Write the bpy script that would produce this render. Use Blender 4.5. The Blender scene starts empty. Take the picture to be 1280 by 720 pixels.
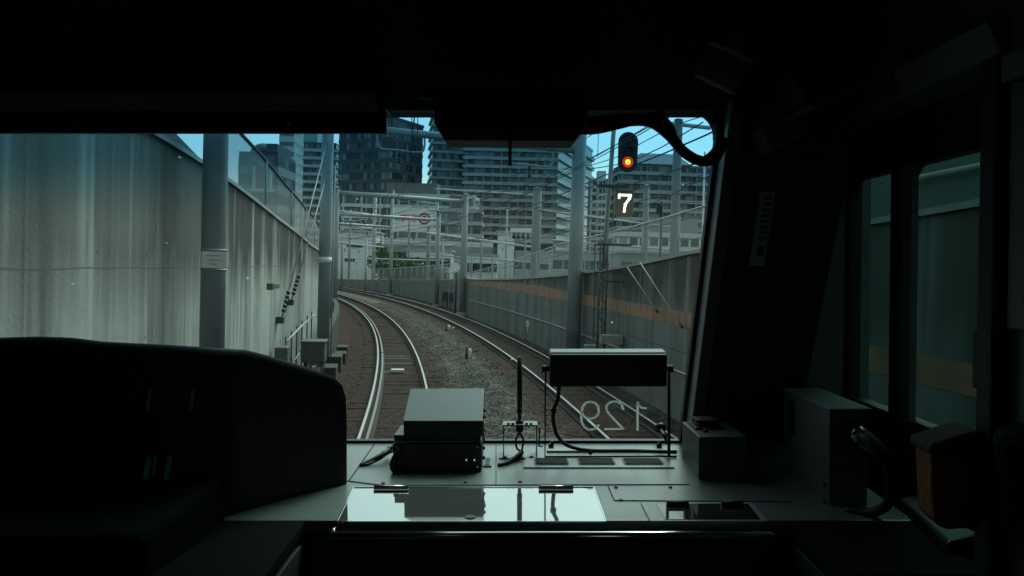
import bpy, bmesh, math, random
from mathutils import Matrix, Vector
random.seed(7)
sc = bpy.context.scene
COL = sc.collection
# ---------------------------------------------------------------- camera
F, PITCH, ROLL, HC = 984.7, .0264, .0295, 2.677
def rotp(v):
    c, s = math.cos(PITCH), math.sin(PITCH)
    return Vector((v[0], v[1]*c+v[2]*s, v[2]*c-v[1]*s))
def rotr(v):
    c, s = math.cos(ROLL), math.sin(ROLL)
    return Vector((v[0]*c-v[2]*s, v[1], v[2]*c+v[0]*s))
ax = rotr(rotp((1, 0, 0))); ay = rotr(rotp((0, 1, 0))); az = rotr(rotp((0, 0, 1)))
cam = bpy.data.cameras.new('camera'); co = bpy.data.objects.new('camera', cam); COL.objects.link(co)
M = Matrix.Identity(4)
for i in range(3):
    M[i][0] = ax[i]; M[i][1] = az[i]; M[i][2] = -ay[i]
M[2][3] = HC
co.matrix_world = M
cam.sensor_width = 36; cam.lens = F/1280*36; cam.clip_start = .02; cam.clip_end = 5000
sc.camera = co
# ---------------------------------------------------------------- world, light, exposure
w = bpy.data.worlds.new('World'); sc.world = w; w.use_nodes = True
nt = w.node_tree; nt.nodes.clear()
o_ = nt.nodes.new('ShaderNodeOutputWorld'); bg = nt.nodes.new('ShaderNodeBackground')
sky = nt.nodes.new('ShaderNodeTexSky'); sky.sky_type = 'NISHITA'; sky.sun_disc = False
SUN_EL, SUN_ROT = math.radians(55), math.radians(25)
sky.sun_elevation = SUN_EL; sky.sun_rotation = SUN_ROT
sky.air_density = 1.0; sky.dust_density = 3.0; sky.ozone_density = 1.0
hs = nt.nodes.new('ShaderNodeHueSaturation'); hs.inputs['Saturation'].default_value = .25
nt.links.new(sky.outputs[0], hs.inputs['Color']); nt.links.new(hs.outputs[0], bg.inputs[0])
bg.inputs[1].default_value = .15
nt.links.new(bg.outputs[0], o_.inputs[0])
sl = bpy.data.lights.new('sun', 'SUN'); sl.energy = .8; sl.angle = math.radians(20); sl.color = (1, .97, .93)
so = bpy.data.objects.new('sun', sl); COL.objects.link(so)
sd = Vector((math.sin(SUN_ROT)*math.cos(SUN_EL), math.cos(SUN_ROT)*math.cos(SUN_EL), math.sin(SUN_EL)))
so.rotation_euler = sd.to_track_quat('Z', 'Y').to_euler(); so.location = (0, 0, 60)
vs = sc.view_settings
vs.view_transform = 'Standard'; vs.look = 'None'; vs.gamma = 1; vs.use_curve_mapping = False
vs.exposure = 0.78
sc.cycles.use_denoising = True
sc.cycles.max_bounces = 10; sc.cycles.transparent_max_bounces = 24; sc.cycles.glossy_bounces = 4
sc.cycles.caustics_reflective = False; sc.cycles.caustics_refractive = False
# ---------------------------------------------------------------- helpers: frames
CAM0 = Vector((0, 0, HC))
def W(px, py, d):                       # world point at depth d on a sight line
    x = (px-640)/F; z = -(py-360)/F
    r = rotr(rotp((x, 1, z)))
    return CAM0 + r*(d/r[1])
def C(px, py, d):                       # same, in the cab's own frame (the cab leans with the track)
    r = rotp(((px-640)/F, 1, -(py-360)/F))
    return r*(d/r[1])
def cabw(v): return CAM0 + rotr(v)
def dashz(y): return -.598-.038*(2.7-y)
def D(px, py, up=0):                    # on the desk top
    r = rotp(((px-640)/F, 1, -(py-360)/F))
    t = (-.598-.1026+up)/(r[2]-.038*r[1])
    return r*t
def wsy(z): return 2.7-.469*(z+.598)
def WS(px, py, off=0):                  # on the windscreen plane
    r = rotp(((px-640)/F, 1, -(py-360)/F))
    t = (2.7-off-.469*.598)/(r[1]+.469*r[2])
    return r*t
CX, CY, R = -220.5, -13.65, 220.3
PHI0 = math.asin(13.65/220.3)
def A(a, off=0, z=0):                   # along the curve, sideways, up
    p = PHI0+a/R
    return Vector((CX+(R+off)*math.cos(p), CY+(R+off)*math.sin(p), z))
def lerp(tab, x):
    if x <= tab[0][0]: return tab[0][1]
    for (x0, y0), (x1, y1) in zip(tab, tab[1:]):
        if x <= x1: return y0+(y1-y0)*(x-x0)/(x1-x0)
    return tab[-1][1]
# ---------------------------------------------------------------- helpers: objects
ORG = {}
def tag(o, label=None, cat=None, group=None, kind=None):
    if label: o['label'] = label
    if cat: o['category'] = cat
    if group: o['group'] = group
    if kind: o['kind'] = kind
    return o
def thing(name, label, cat, loc, group=None, cab=False, rz=0):
    o = bpy.data.objects.new(name, None); COL.objects.link(o)
    loc = Vector(loc); loc = cabw(loc) if cab else loc
    o.location = loc; o.rotation_euler = (0, 0, rz); o.empty_display_size = .1
    ORG[o.name] = loc
    return tag(o, label, cat, group)
class MB:
    def __init__(s): s.v = []; s.f = []; s.sm = []; s.uv = []
    def add(s, vs, fs, sm=False, uv=None):
        n = len(s.v); s.v += [Vector(a) for a in vs]
        for k, f in enumerate(fs):
            s.f.append([i+n for i in f]); s.sm.append(sm); s.uv.append(uv[k] if uv else None)
        return s
    def hexa(s, p):                     # p: 4 bottom (ccw), 4 top
        return s.add(p, [(3, 2, 1, 0), (4, 5, 6, 7), (0, 1, 5, 4), (1, 2, 6, 5), (2, 3, 7, 6), (3, 0, 4, 7)])
    def box(s, x0, x1, y0, y1, z0, z1):
        return s.hexa([(x0, y0, z0), (x1, y0, z0), (x1, y1, z0), (x0, y1, z0), (x0, y0, z1), (x1, y0, z1), (x1, y1, z1), (x0, y1, z1)])
    def obox(s, c, ux, uy, uz, hx, hy, hz):
        c = Vector(c); a = ux*hx; b = uy*hy; d = uz*hz
        return s.hexa([c-a-b-d, c+a-b-d, c+a+b-d, c-a+b-d, c-a-b+d, c+a-b+d, c+a+b+d, c-a+b+d])
    def tube(s, pts, r, n=8, cap=True):
        pts = [Vector(p) for p in pts]; m = len(pts)
        rr = r if isinstance(r, (list, tuple)) else [r]*m
        vs = []; prev = None
        for i, p in enumerate(pts):
            t = (pts[min(i+1, m-1)]-pts[max(i-1, 0)]).normalized()
            if prev is None:
                u = t.cross(Vector((0, 0, 1)))
                if u.length < .1: u = t.cross(Vector((1, 0, 0)))
            else: u = prev - t*prev.dot(t)
            u.normalize(); prev = u; v = t.cross(u)
            for k in range(n):
                a = 2*math.pi*k/n; vs.append(p+(u*math.cos(a)+v*math.sin(a))*rr[i])
        fs = [(i*n+k, i*n+(k+1) % n, (i+1)*n+(k+1) % n, (i+1)*n+k) for i in range(m-1) for k in range(n)]
        s.add(vs, fs, True)
        if cap:
            s.f.append([len(s.v)-len(vs)+k for k in range(n)][::-1]); s.sm.append(False); s.uv.append(None)
            s.f.append([len(s.v)-n+k for k in range(n)]); s.sm.append(False); s.uv.append(None)
        return s
    def prism(s, poly, ext):
        n = len(poly); ext = Vector(ext); vs = [Vector(p) for p in poly]+[Vector(p)+ext for p in poly]
        fs = [tuple(range(n))[::-1], tuple(range(n, 2*n))]+[(i, (i+1) % n, (i+1) % n+n, i+n) for i in range(n)]
        return s.add(vs, fs)
    def strip(s, rings, closed=False, smooth=False, uvs=None):
        n = len(rings[0]); vs = [p for r_ in rings for p in r_]; fs = []; uv = [] if uvs else None
        for i in range(len(rings)-1):
            for k in range(n if closed else n-1):
                k2 = (k+1) % n
                fs.append((i*n+k, i*n+k2, (i+1)*n+k2, (i+1)*n+k))
                if uvs: uv.append([uvs[i][k], uvs[i][k2], uvs[i+1][k2], uvs[i+1][k]])
        s.add(vs, fs, smooth, uv)
        if closed:
            b = len(s.v)-len(vs)
            s.f += [[b+k for k in range(n)][::-1], [b+len(vs)-n+k for k in range(n)]]; s.sm += [False]*2; s.uv += [None]*2
        return s
    def build(s, name, mat, parent=None, cab=False, bevel=0, seg=2, local=False):
        me = bpy.data.meshes.new(name)
        off = Vector((0, 0, 0))
        if parent is not None and not local: off = ORG[parent.name]
        vs = [(cabw(v) if cab else v)-off for v in s.v]
        me.from_pydata([tuple(v) for v in vs], [], s.f)
        me.polygons.foreach_set('use_smooth', s.sm)
        if any(u for u in s.uv):
            ul = me.uv_layers.new(name='UVMap'); i = 0
            for p, u in zip(me.polygons, s.uv):
                for k in range(p.loop_total):
                    ul.data[p.loop_start+k].uv = u[k] if u else (0, 0)
        me.materials.append(mat); me.validate(); me.update()
        bm = bmesh.new(); bm.from_mesh(me); bmesh.ops.recalc_face_normals(bm, faces=bm.faces); bm.to_mesh(me); bm.free()
        o = bpy.data.objects.new(name, me); COL.objects.link(o)
        if parent is not None:
            o.parent = parent; ORG[o.name] = ORG.get(parent.name, Vector((0, 0, 0)))
        else: ORG[o.name] = Vector((0, 0, 0))
        if bevel:
            b = o.modifiers.new('bevel', 'BEVEL'); b.width = bevel; b.segments = seg; b.limit_method = 'ANGLE'; b.angle_limit = math.radians(35)
            b.harden_normals = False
        return o
def clone(o, parent=None, loc=None):
    c = o.copy(); COL.objects.link(c)
    if parent is not None: c.parent = parent
    if loc is not None: c.location = loc
    ORG[c.name] = ORG.get(o.name, Vector((0, 0, 0)))
    return c
def bez(pts, n=10):                     # smooth curve through points
    P = [Vector(p) for p in pts]; P = [2*P[0]-P[1]]+P+[2*P[-1]-P[-2]]; out = []
    for i in range(1, len(P)-2):
        a, b, c, d = P[i-1:i+3]
        for k in range(n):
            t = k/n
            out.append(.5*((2*b)+(c-a)*t+(2*a-5*b+4*c-d)*t*t+(3*b-a-3*c+d)*t**3))
    out.append(P[-2]); return out
# ---------------------------------------------------------------- materials
MATS = {}
def mat(name, col, rough=.6, metal=0, noise=0, scale=3, col2=None, bump=0, bscale=None, emit=None, estr=0, coat=0, spec=None):
    if name in MATS: return MATS[name]
    m = bpy.data.materials.new(name); m.use_nodes = True; t = m.node_tree; b = t.nodes['Principled BSDF']
    b.inputs['Base Color'].default_value = (*col, 1); b.inputs['Roughness'].default_value = rough; b.inputs['Metallic'].default_value = metal
    if spec is not None: b.inputs['Specular IOR Level'].default_value = spec
    if coat: b.inputs['Coat Weight'].default_value = coat; b.inputs['Coat Roughness'].default_value = .1
    tc = t.nodes.new('ShaderNodeTexCoord')
    if col2 or noise:
        n = t.nodes.new('ShaderNodeTexNoise'); n.inputs['Scale'].default_value = scale; n.inputs['Detail'].default_value = 6; n.inputs['Roughness'].default_value = .65
        t.links.new(tc.outputs['Object'], n.inputs['Vector'])
        r = t.nodes.new('ShaderNodeValToRGB'); c2 = col2 or tuple(c*(1-noise) for c in col)
        r.color_ramp.elements[0].position = .35; r.color_ramp.elements[1].position = .65
        r.color_ramp.elements[0].color = (*c2, 1); r.color_ramp.elements[1].color = (*col, 1)
        t.links.new(n.outputs[0], r.inputs[0]); t.links.new(r.outputs[0], b.inputs['Base Color'])
        mr = t.nodes.new('ShaderNodeMapRange'); mr.inputs[3].default_value = rough*.8; mr.inputs[4].default_value = min(1, rough*1.2)
        t.links.new(n.outputs[0], mr.inputs[0]); t.links.new(mr.outputs[0], b.inputs['Roughness'])
    if bump:
        n2 = t.nodes.new('ShaderNodeTexNoise'); n2.inputs['Scale'].default_value = bscale or scale*6; n2.inputs['Detail'].default_value = 4
        t.links.new(tc.outputs['Object'], n2.inputs['Vector'])
        bu = t.nodes.new('ShaderNodeBump'); bu.inputs['Strength'].default_value = bump; bu.inputs['Distance'].default_value = .02
        t.links.new(n2.outputs[0], bu.inputs['Height']); t.links.new(bu.outputs[0], b.inputs['Normal'])
    if emit: b.inputs['Emission Color'].default_value = (*emit, 1); b.inputs['Emission Strength'].default_value = estr
    MATS[name] = m; return m
def wall_mat(name, base, dark, brown, joint=2.55, gr=(1.8, 3.5)):
    m = bpy.data.materials.new(name); m.use_nodes = True; t = m.node_tree; L = t.links; N = t.nodes
    b = N['Principled BSDF']; b.inputs['Roughness'].default_value = .85; b.inputs['Specular IOR Level'].default_value = .25
    uv = N.new('ShaderNodeUVMap'); sx = N.new('ShaderNodeSeparateXYZ'); L.new(uv.outputs[0], sx.inputs[0])
    def stretched(su, sv, scale, det=5, rough=.6):
        mp = N.new('ShaderNodeMapping'); mp.inputs['Scale'].default_value = (su, sv, 1); L.new(uv.outputs[0], mp.inputs[0])
        n = N.new('ShaderNodeTexNoise'); n.noise_dimensions = '2D'; n.inputs['Scale'].default_value = scale; n.inputs['Detail'].default_value = det; n.inputs['Roughness'].default_value = rough
        L.new(mp.outputs[0], n.inputs['Vector']); return n.outputs[0]
    def ramp(i, p0, p1, c0=(0, 0, 0), c1=(1, 1, 1)):
        r = N.new('ShaderNodeValToRGB'); r.color_ramp.elements[0].position = p0; r.color_ramp.elements[1].position = p1
        r.color_ramp.elements[0].color = (*c0, 1); r.color_ramp.elements[1].color = (*c1, 1); L.new(i, r.inputs[0]); return r.outputs[0]
    def math_(op, a, b_):
        n = N.new('ShaderNodeMath'); n.operation = op; n.use_clamp = True
        for k, q in enumerate((a, b_)):
            if isinstance(q, (int, float)): n.inputs[k].default_value = q
            else: L.new(q, n.inputs[k])
        return n.outputs[0]
    def mix(f_, a, b_):
        n = N.new('ShaderNodeMix'); n.data_type = 'RGBA'
        for k, q in ((0, f_), (6, a), (7, b_)):
            if isinstance(q, tuple): n.inputs[k].default_value = (*q, 1)
            elif isinstance(q, (int, float)): n.inputs[k].default_value = q
            else: L.new(q, n.inputs[k])
        return n.outputs[2]
    blotch = ramp(stretched(.35, .6, 1.3), .35, .7)
    c = mix(blotch, tuple(x*.82 for x in base), base)
    fine = ramp(stretched(1, 1, 14, 6, .7), .3, .7)
    c = mix(math_('MULTIPLY', fine, .25), c, tuple(x*1.15 for x in base))
    streak = ramp(stretched(.75, .07, 1.6, 3, .5), .42, .70)
    streak2 = ramp(stretched(2.4, .15, 1.6, 2), .50, .80)
    c = mix(math_('MULTIPLY', streak, .7), c, dark)
    c = mix(math_('MULTIPLY', streak2, .35), c, dark)
    patch = ramp(stretched(.22, .12, 1.6, 2), .45, .6)
    thin = ramp(stretched(2.9, .06, 1.6, 2), .52, .70)
    c = mix(math_('MULTIPLY', math_('MULTIPLY', thin, patch), .5), c, brown)
    thinp = ramp(stretched(2.3, .04, 1.9, 2), .58, .72)
    c = mix(math_('MULTIPLY', thinp, .35), c, tuple(min(1, x*1.45) for x in base))
    # tie holes on a 0.9 m grid
    def pp(sock, per):
        n = N.new('ShaderNodeMath'); n.operation = 'PINGPONG'; L.new(sock, n.inputs[0]); n.inputs[1].default_value = per/2
        q = N.new('ShaderNodeMath'); q.operation = 'POWER'; L.new(n.outputs[0], q.inputs[0]); q.inputs[1].default_value = 2; return q.outputs[0]
    sm_ = N.new('ShaderNodeMath'); sm_.operation = 'ADD'; L.new(pp(sx.outputs[0], 1.25), sm_.inputs[0]); L.new(pp(sx.outputs[1], .9), sm_.inputs[1])
    ho = N.new('ShaderNodeMath'); ho.operation = 'LESS_THAN'; L.new(sm_.outputs[0], ho.inputs[0]); ho.inputs[1].default_value = .00045
    c = mix(math_('MULTIPLY', ho.outputs[0], .7), c, tuple(x*.35 for x in base))
    # grime running down from the coping, each run with its own length
    run = stretched(.9, .04, 1.8, 4)
    g = N.new('ShaderNodeMapRange'); g.inputs[1].default_value = gr[0]; g.inputs[2].default_value = gr[1]; L.new(sx.outputs[1], g.inputs[0])
    rr = ramp(math_('MULTIPLY', math_('ADD', g.outputs[0], .25), math_('MULTIPLY', run, 1.7)), .34, .74)
    near = N.new('ShaderNodeMapRange'); near.inputs[1].default_value = 38; near.inputs[2].default_value = 43; near.inputs[3].default_value = .62; near.inputs[4].default_value = .95; L.new(sx.outputs[0], near.inputs[0])
    c = mix(math_('MULTIPLY', rr, near.outputs[0]), c, brown)
    pale = ramp(stretched(1.7, .05, 1.3, 2), .60, .74)
    c = mix(math_('MULTIPLY', pale, .5), c, tuple(min(1, x*1.35) for x in base))
    # formwork joints: one horizontal lift line, verticals every 5 m
    wob = N.new('ShaderNodeMath'); wob.operation = 'MULTIPLY_ADD'; L.new(stretched(.8, .1, 1.5), wob.inputs[0]); wob.inputs[1].default_value = .05; L.new(sx.outputs[1], wob.inputs[2])
    d1 = N.new('ShaderNodeMath'); d1.operation = 'COMPARE'; L.new(wob.outputs[0], d1.inputs[0]); d1.inputs[1].default_value = joint+.025; d1.inputs[2].default_value = .009
    fr = N.new('ShaderNodeMath'); fr.operation = 'PINGPONG'; L.new(sx.outputs[0], fr.inputs[0]); fr.inputs[1].default_value = 2.5
    d2 = N.new('ShaderNodeMath'); d2.operation = 'LESS_THAN'; L.new(fr.outputs[0], d2.inputs[0]); d2.inputs[1].default_value = .012
    jj = math_('MAXIMUM', d1.outputs[0], math_('MULTIPLY', d2.outputs[0], .6))
    c = mix(math_('MULTIPLY', jj, .75), c, tuple(x*.3 for x in base))
    L.new(c, b.inputs['Base Color'])
    bu = N.new('ShaderNodeBump'); bu.inputs['Strength'].default_value = .4; bu.inputs['Distance'].default_value = .01
    L.new(stretched(1, 1, 22, 5), bu.inputs['Height']); L.new(bu.outputs[0], b.inputs['Normal'])
    MATS[name] = m; return m
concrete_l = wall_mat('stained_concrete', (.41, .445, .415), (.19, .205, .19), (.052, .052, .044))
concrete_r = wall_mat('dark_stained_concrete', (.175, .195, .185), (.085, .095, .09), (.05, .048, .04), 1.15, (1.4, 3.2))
plain_con = mat('plain_concrete', (.30, .31, .29), .85, noise=.4, scale=2, bump=.3)
dark_con = mat('dark_concrete', (.055, .06, .05), .9, noise=.5, scale=2, bump=.3)  # even dark concrete tone, varied by noise
galv = mat('galvanised_steel', (.36, .40, .41), .5, .3, noise=.25, scale=1.5)
pole_m = mat('painted_pole', (.25, .29, .305), .55, 0, noise=.3, scale=.8)
darksteel = mat('dark_steel', (.06, .065, .07), .55, .2, noise=.3, scale=4)
wire_m = mat('wire_copper_dark', (.035, .04, .04), .6, .3)
rail_side = mat('rusted_rail', (.035, .021, .016), .85, .0, noise=.4, scale=6)
rail_top = mat('polished_railhead', (.40, .405, .39), .38, .8)
white_p = mat('white_paint', (.75, .76, .74), .5, noise=.15, scale=2)
black_p = mat('black_plastic', (.012, .013, .013), .45)
insul = mat('brown_insulator', (.09, .05, .035), .3)
orange_band = None
# ---------------------------------------------------------------- ground and ballast
def ballast_mat():
    m = bpy.data.materials.new('ballast'); m.use_nodes = True; t = m.node_tree; L = t.links; N = t.nodes
    b = N['Principled BSDF']; b.inputs['Roughness'].default_value = .95; b.inputs['Specular IOR Level'].default_value = .1
    uv = N.new('ShaderNodeUVMap'); sx = N.new('ShaderNodeSeparateXYZ'); L.new(uv.outputs[0], sx.inputs[0])
    tc = N.new('ShaderNodeTexCoord')
    no = N.new('ShaderNodeTexNoise'); no.inputs['Scale'].default_value = 1.3; no.inputs['Detail'].default_value = 5; L.new(tc.outputs['Object'], no.inputs['Vector'])
    ma = N.new('ShaderNodeMath'); ma.operation = 'MULTIPLY_ADD'; L.new(no.outputs[0], ma.inputs[0]); ma.inputs[1].default_value = .9; L.new(sx.outputs[0], ma.inputs[2])
    r = N.new('ShaderNodeValToRGB')
    mr = N.new('ShaderNodeMapRange'); mr.inputs[1].default_value = -3.05; mr.inputs[2].default_value = 6.45; L.new(ma.outputs[0], mr.inputs[0]); L.new(mr.outputs[0], r.inputs[0])
    e = r.color_ramp.elements; br = (.056, .034, .027, 1); gr = (.11, .102, .09, 1); dk = (.040, .026, .021, 1)
    def st(off): return (off+3.5+.0)/9.5
    e[0].position = st(-3); e[0].color = (.06, .045, .036, 1); e[1].position = st(-1.6); e[1].color = br
    for p, c in ((-.5, dk), (.5, dk), (1.15, br), (1.5, gr), (2.25, gr), (2.75, br), (3.4, dk), (4.4, dk), (5.2, (.05, .042, .036, 1))):
        q = e.new(st(p)); q.color = c
    vo = N.new('ShaderNodeTexVoronoi'); vo.inputs['Scale'].default_value = 13; L.new(tc.outputs['Object'], vo.inputs['Vector'])
    hv = N.new('ShaderNodeSeparateColor'); L.new(vo.outputs['Color'], hv.inputs[0])
    mr2 = N.new('ShaderNodeMapRange'); mr2.inputs[3].default_value = .45; mr2.inputs[4].default_value = 1.6; L.new(hv.outputs[0], mr2.inputs[0])
    mu = N.new('ShaderNodeMix'); mu.data_type = 'RGBA'; mu.blend_type = 'MULTIPLY'; mu.inputs[0].default_value = 1
    L.new(r.outputs[0], mu.inputs[6]); L.new(mr2.outputs[0], mu.inputs[7]); L.new(mu.outputs[2], b.inputs['Base Color'])
    bu = N.new('ShaderNodeBump'); bu.inputs['Strength'].default_value = 1; bu.inputs['Distance'].default_value = .04; bu.invert = True
    L.new(vo.outputs['Distance'], bu.inputs['Height']); L.new(bu.outputs[0], b.inputs['Normal'])
    return m
bal_m = ballast_mat()
mb = MB(); mb.box(-1500, 1500, -200, 2500, -1.2, -.6)
ground = mb.build('ground', mat('city_ground', (.16, .165, .15), .95, noise=.4, scale=.2)); tag(ground, kind='structure')
offs = [-3.0, -2.6, -2.0, -1.5, -1.1, -.9, -.57, .57, .9, 1.15, 1.45, 1.85, 2.25, 2.6, 2.95, 3.35, 4.49, 4.85, 5.1, 5.4, 6.2, 8.0]
zs = [-.3, -.3, -.3, -.26, -.2, -.17, -.17, -.17, -.17, -.17, -.12, -.08, -.11, -.17, -.17, -.17, -.17, -.17, -.2, -.16, -.16, -.2]
rings = []; uvs = []; a = -14
while a < 115:
    rings.append([A(a, o, z+random.uniform(-.018, .018)) for o, z in zip(offs, zs)]); uvs.append([(o, a) for o in offs]); a += .5
mb = MB(); mb.strip(rings, uvs=uvs)
bed = mb.build('ballast_bed', bal_m); tag(bed, kind='structure')
# loose stones on the strip between the two tracks
mb = MB(); V = []; Fc = []
for i in range(15000):
    aa = 9+46*random.random()**1.5; oo = random.gauss(1.88, .42)
    if oo < .75 or oo > 3.0: continue
    zz = lerp([(.8, -.17), (1.15, -.17), (1.85, -.08), (2.6, -.17), (3, -.17)], oo)+.005
    s_ = random.uniform(.022, .055); c = A(aa, oo, zz); n = len(V)
    q = Matrix.Rotation(random.random()*6.28, 3, 'Z') @ Matrix.Rotation(random.uniform(-.6, .6), 3, 'X')
    for v in ((1, 0, 0), (-.9, .1, 0), (0, 1, .1), (.1, -.9, 0), (0, 0, .8), (.1, 0, -.7)):
        V.append(c+q @ Vector(v)*s_*random.uniform(.8, 1.2))
    Fc += [[n+i_ for i_ in f] for f in ((0, 2, 4), (2, 1, 4), (1, 3, 4), (3, 0, 4), (2, 0, 5), (1, 2, 5), (3, 1, 5), (0, 3, 5))]
mb.v = V; mb.f = Fc; mb.sm = [False]*len(Fc); mb.uv = [None]*len(Fc)
stone_m = mat('ballast_stone', (.22, .205, .185), .95, col2=(.045, .042, .037), scale=9, spec=.1)
g = mb.build('gravel', stone_m); tag(g, 'loose grey ballast stones heaped between the two tracks', 'gravel', kind='stuff')
# ---------------------------------------------------------------- tracks
def railprof(o, top):
    k = [(-.065, -.15), (-.065, -.135), (-.012, -.115), (-.012, -.04), (-.030, -.028), (-.030, -.003)] 
    return [(o+x, z+top) for x, z in k]+[(o-x, z+top) for x, z in k[::-1]]
def make_rail(name, off, a0, a1, parent, mside, top=0., head=True, step=1.0, toplab=None):
    mb = MB(); rings = []; n = int((a1-a0)/step)
    for i in range(n+1):
        a = a0+(a1-a0)*i/n; rings.append([A(a, o, z) for o, z in railprof(off, top)])
    mb.strip(rings, closed=True); r_ = mb.build(name, mside, parent)
    mb = MB(); rings = [[A(a0+(a1-a0)*i/n, off+q, top-.003+h) for q, h in ((-.024, 0), (-.018, .005), (.018, .005), (.024, 0))] for i in range(n+1)]
    mb.strip(rings); mb.build('railhead', rail_top if head else mat('dull_railhead', (.17, .175, .17), .55, .5), r_)
    return r_
sleeper_m = mat('rust_dusted_sleeper', (.042, .027, .021), .9, spec=.1, noise=.4, scale=5)
def make_track(label, c_off, guard):
    t = thing('railway_track', label, 'railway track', A(0, c_off, -.2), 'tracks in the cutting')
    make_rail('rail', c_off-.567, -8, 112, t, rail_side); make_rail('rail', c_off+.567, -8, 112, t, rail_side)
    if guard:
        make_rail('guard_rail', c_off-.567+.125, -8, 23.8, t, rail_side, .0, False)
        make_rail('guard_rail', c_off-.567+.125, 24.0, 112, t, rail_side, .0, False)
    first = None
    for k in range(100):
        a = 2+k*.62
        if first is None:
            mb = MB(); mb.box(-1.0, 1.0, -.11, .11, -.20, -.170); s_ = mb.build('sleeper', sleeper_m, t, local=True); first = s_
        else: s_ = clone(first, t)
        s_.location = A(a, c_off, 0)-ORG[t.name]; s_.rotation_euler = (0, 0, PHI0+a/R)
    return t
t1 = make_track('nearer curved track with a guard rail inside its left rail', 0, True)
t2 = make_track('farther curved track running along the foot of the orange striped wall', 3.916, False)
# pale plate in the near track, dashed traces
def on_track(name, label, cat, a, off, dims, m, z=-.135, **k):
    p = A(a, off, z); mb = MB(); ang = PHI0+a/R; ux = Vector((math.cos(ang), math.sin(ang), 0)); uy = Vector((-ux.y, ux.x, 0))
    mb.obox(p+Vector((0, 0, dims[2]/2)), ux, uy, Vector((0, 0, 1)), dims[0]/2, dims[1]/2, dims[2]/2)
    return mb, ang
mb, _ = on_track('', '', '', 20.6, -.04, (.34, .18, .07), None); mb.tube([A(20.6, -.04, -.1), A(20.6, -.25, -.12), A(20.6, -.5, -.16)], .012, 6)
tag(mb.build('track_beacon', white_p, bevel=.01), 'small pale beacon box lying between the rails of the near track', 'beacon')
for a in (22.2, 23.4, 24.0):
    mb, _ = on_track('', '', '', a, -.02, (.8, .035, .02), None)
    mb.box(0, 0, 0, 0, 0, 0) if False else None
    tag(mb.build('tie_bar', galv), {22.2: 'nearest thin grey tie bar across the near track beyond the beacon', 23.4: 'middle thin grey tie bar across the near track', 24.0: 'farthest thin grey tie bar beside the guard rail joint'}[a], 'tie bar', 'tie bars across the near track')
# ---------------------------------------------------------------- retaining walls
def wall(name, label, face, thick, zb, topf, a0, a1, m, parent=None, step=.6, cat='wall'):
    """face(a): offset of the visible face, thick signed away from the track"""
    rings = []; uvs = []; n = int((a1-a0)/step)
    for i in range(n+1):
        a = a0+(a1-a0)*i/n; f_ = face(a); zt = topf(a)
        pr = [(f_, zb), (f_, zt), (f_+thick, zt), (f_+thick, zb)]
        rings.append([A(a, o, z) for o, z in pr]); uvs.append([(a+30, zb), (a+30, zt), (a+30, zt+abs(thick)), (a+30, zb)])
    mb = MB(); mb.strip(rings, closed=True, uvs=uvs)
    o = mb.build(name, m, parent)
    if parent is None: tag(o, label, cat)
    return o
LT = [(-14, 4.6), (8.6, 4.0), (9.6, 3.96), (11, 3.89), (12.7, 3.79), (16.6, 3.51), (23.7, 3.12), (40, 2.7), (115, 2.2)]
lw = thing('retaining_wall', 'tall pale concrete wall with brown rain streaks left of the near track', 'wall', A(0, -2.6, -.4))
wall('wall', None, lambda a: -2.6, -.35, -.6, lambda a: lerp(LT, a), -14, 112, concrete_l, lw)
mb = MB(); rings = [[A(a*.8-14, o, lerp(LT, a*.8-14)+z) for o, z in ((-2.56, .004), (-2.56, .06), (-2.99, .06), (-2.99, .004))] for a in range(158)]
mb.strip(rings, closed=True); mb.build('coping', mat('coping_concrete', (.40, .41, .39), .8, noise=.3, scale=2), lw)
RT = [(-14, 3.9), (5, 3.4), (14, 3.01), (17.2, 2.80), (19.8, 2.65), (25.2, 2.41), (33.2, 2.13), (40.4, 1.94), (46, 1.90), (53.7, 1.61), (69.7, 1.21), (85, .82), (97.5, .56), (115, .5)]
def rface(a): return lerp([(-14, 5.3), (43, 5.3), (50, 5.9), (60, 6.2), (85, 6.8), (115, 7.2)], a)
rw = thing('retaining_wall', 'grey concrete wall with a faded orange stripe right of the farther track', 'wall', A(0, 5.3, -.4))
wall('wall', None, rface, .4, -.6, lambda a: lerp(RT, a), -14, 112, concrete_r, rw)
def band_mat():
    m = bpy.data.materials.new('faded_orange_paint'); m.use_nodes = True; t = m.node_tree; L = t.links; N = t.nodes; b = N['Principled BSDF']
    b.inputs['Roughness'].default_value = .8
    uv = N.new('ShaderNodeUVMap'); mp = N.new('ShaderNodeMapping'); mp.inputs['Scale'].default_value = (2.2, .6, 1); L.new(uv.outputs[0], mp.inputs[0])
    n = N.new('ShaderNodeTexNoise'); n.inputs['Scale'].default_value = 1.7; n.inputs['Detail'].default_value = 8; n.inputs['Roughness'].default_value = .7; L.new(mp.outputs[0], n.inputs[0])
    r = N.new('ShaderNodeValToRGB'); e = r.color_ramp.elements; e[0].position = .34; e[0].color = (.11, .10, .085, 1); e[1].position = .66; e[1].color = (.40, .20, .11, 1)
    q = e.new(.5); q.color = (.28, .155, .095, 1)
    L.new(n.outputs[0], r.inputs[0]); L.new(r.outputs[0], b.inputs['Base Color']); return m
rings = []; uvs = []
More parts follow.
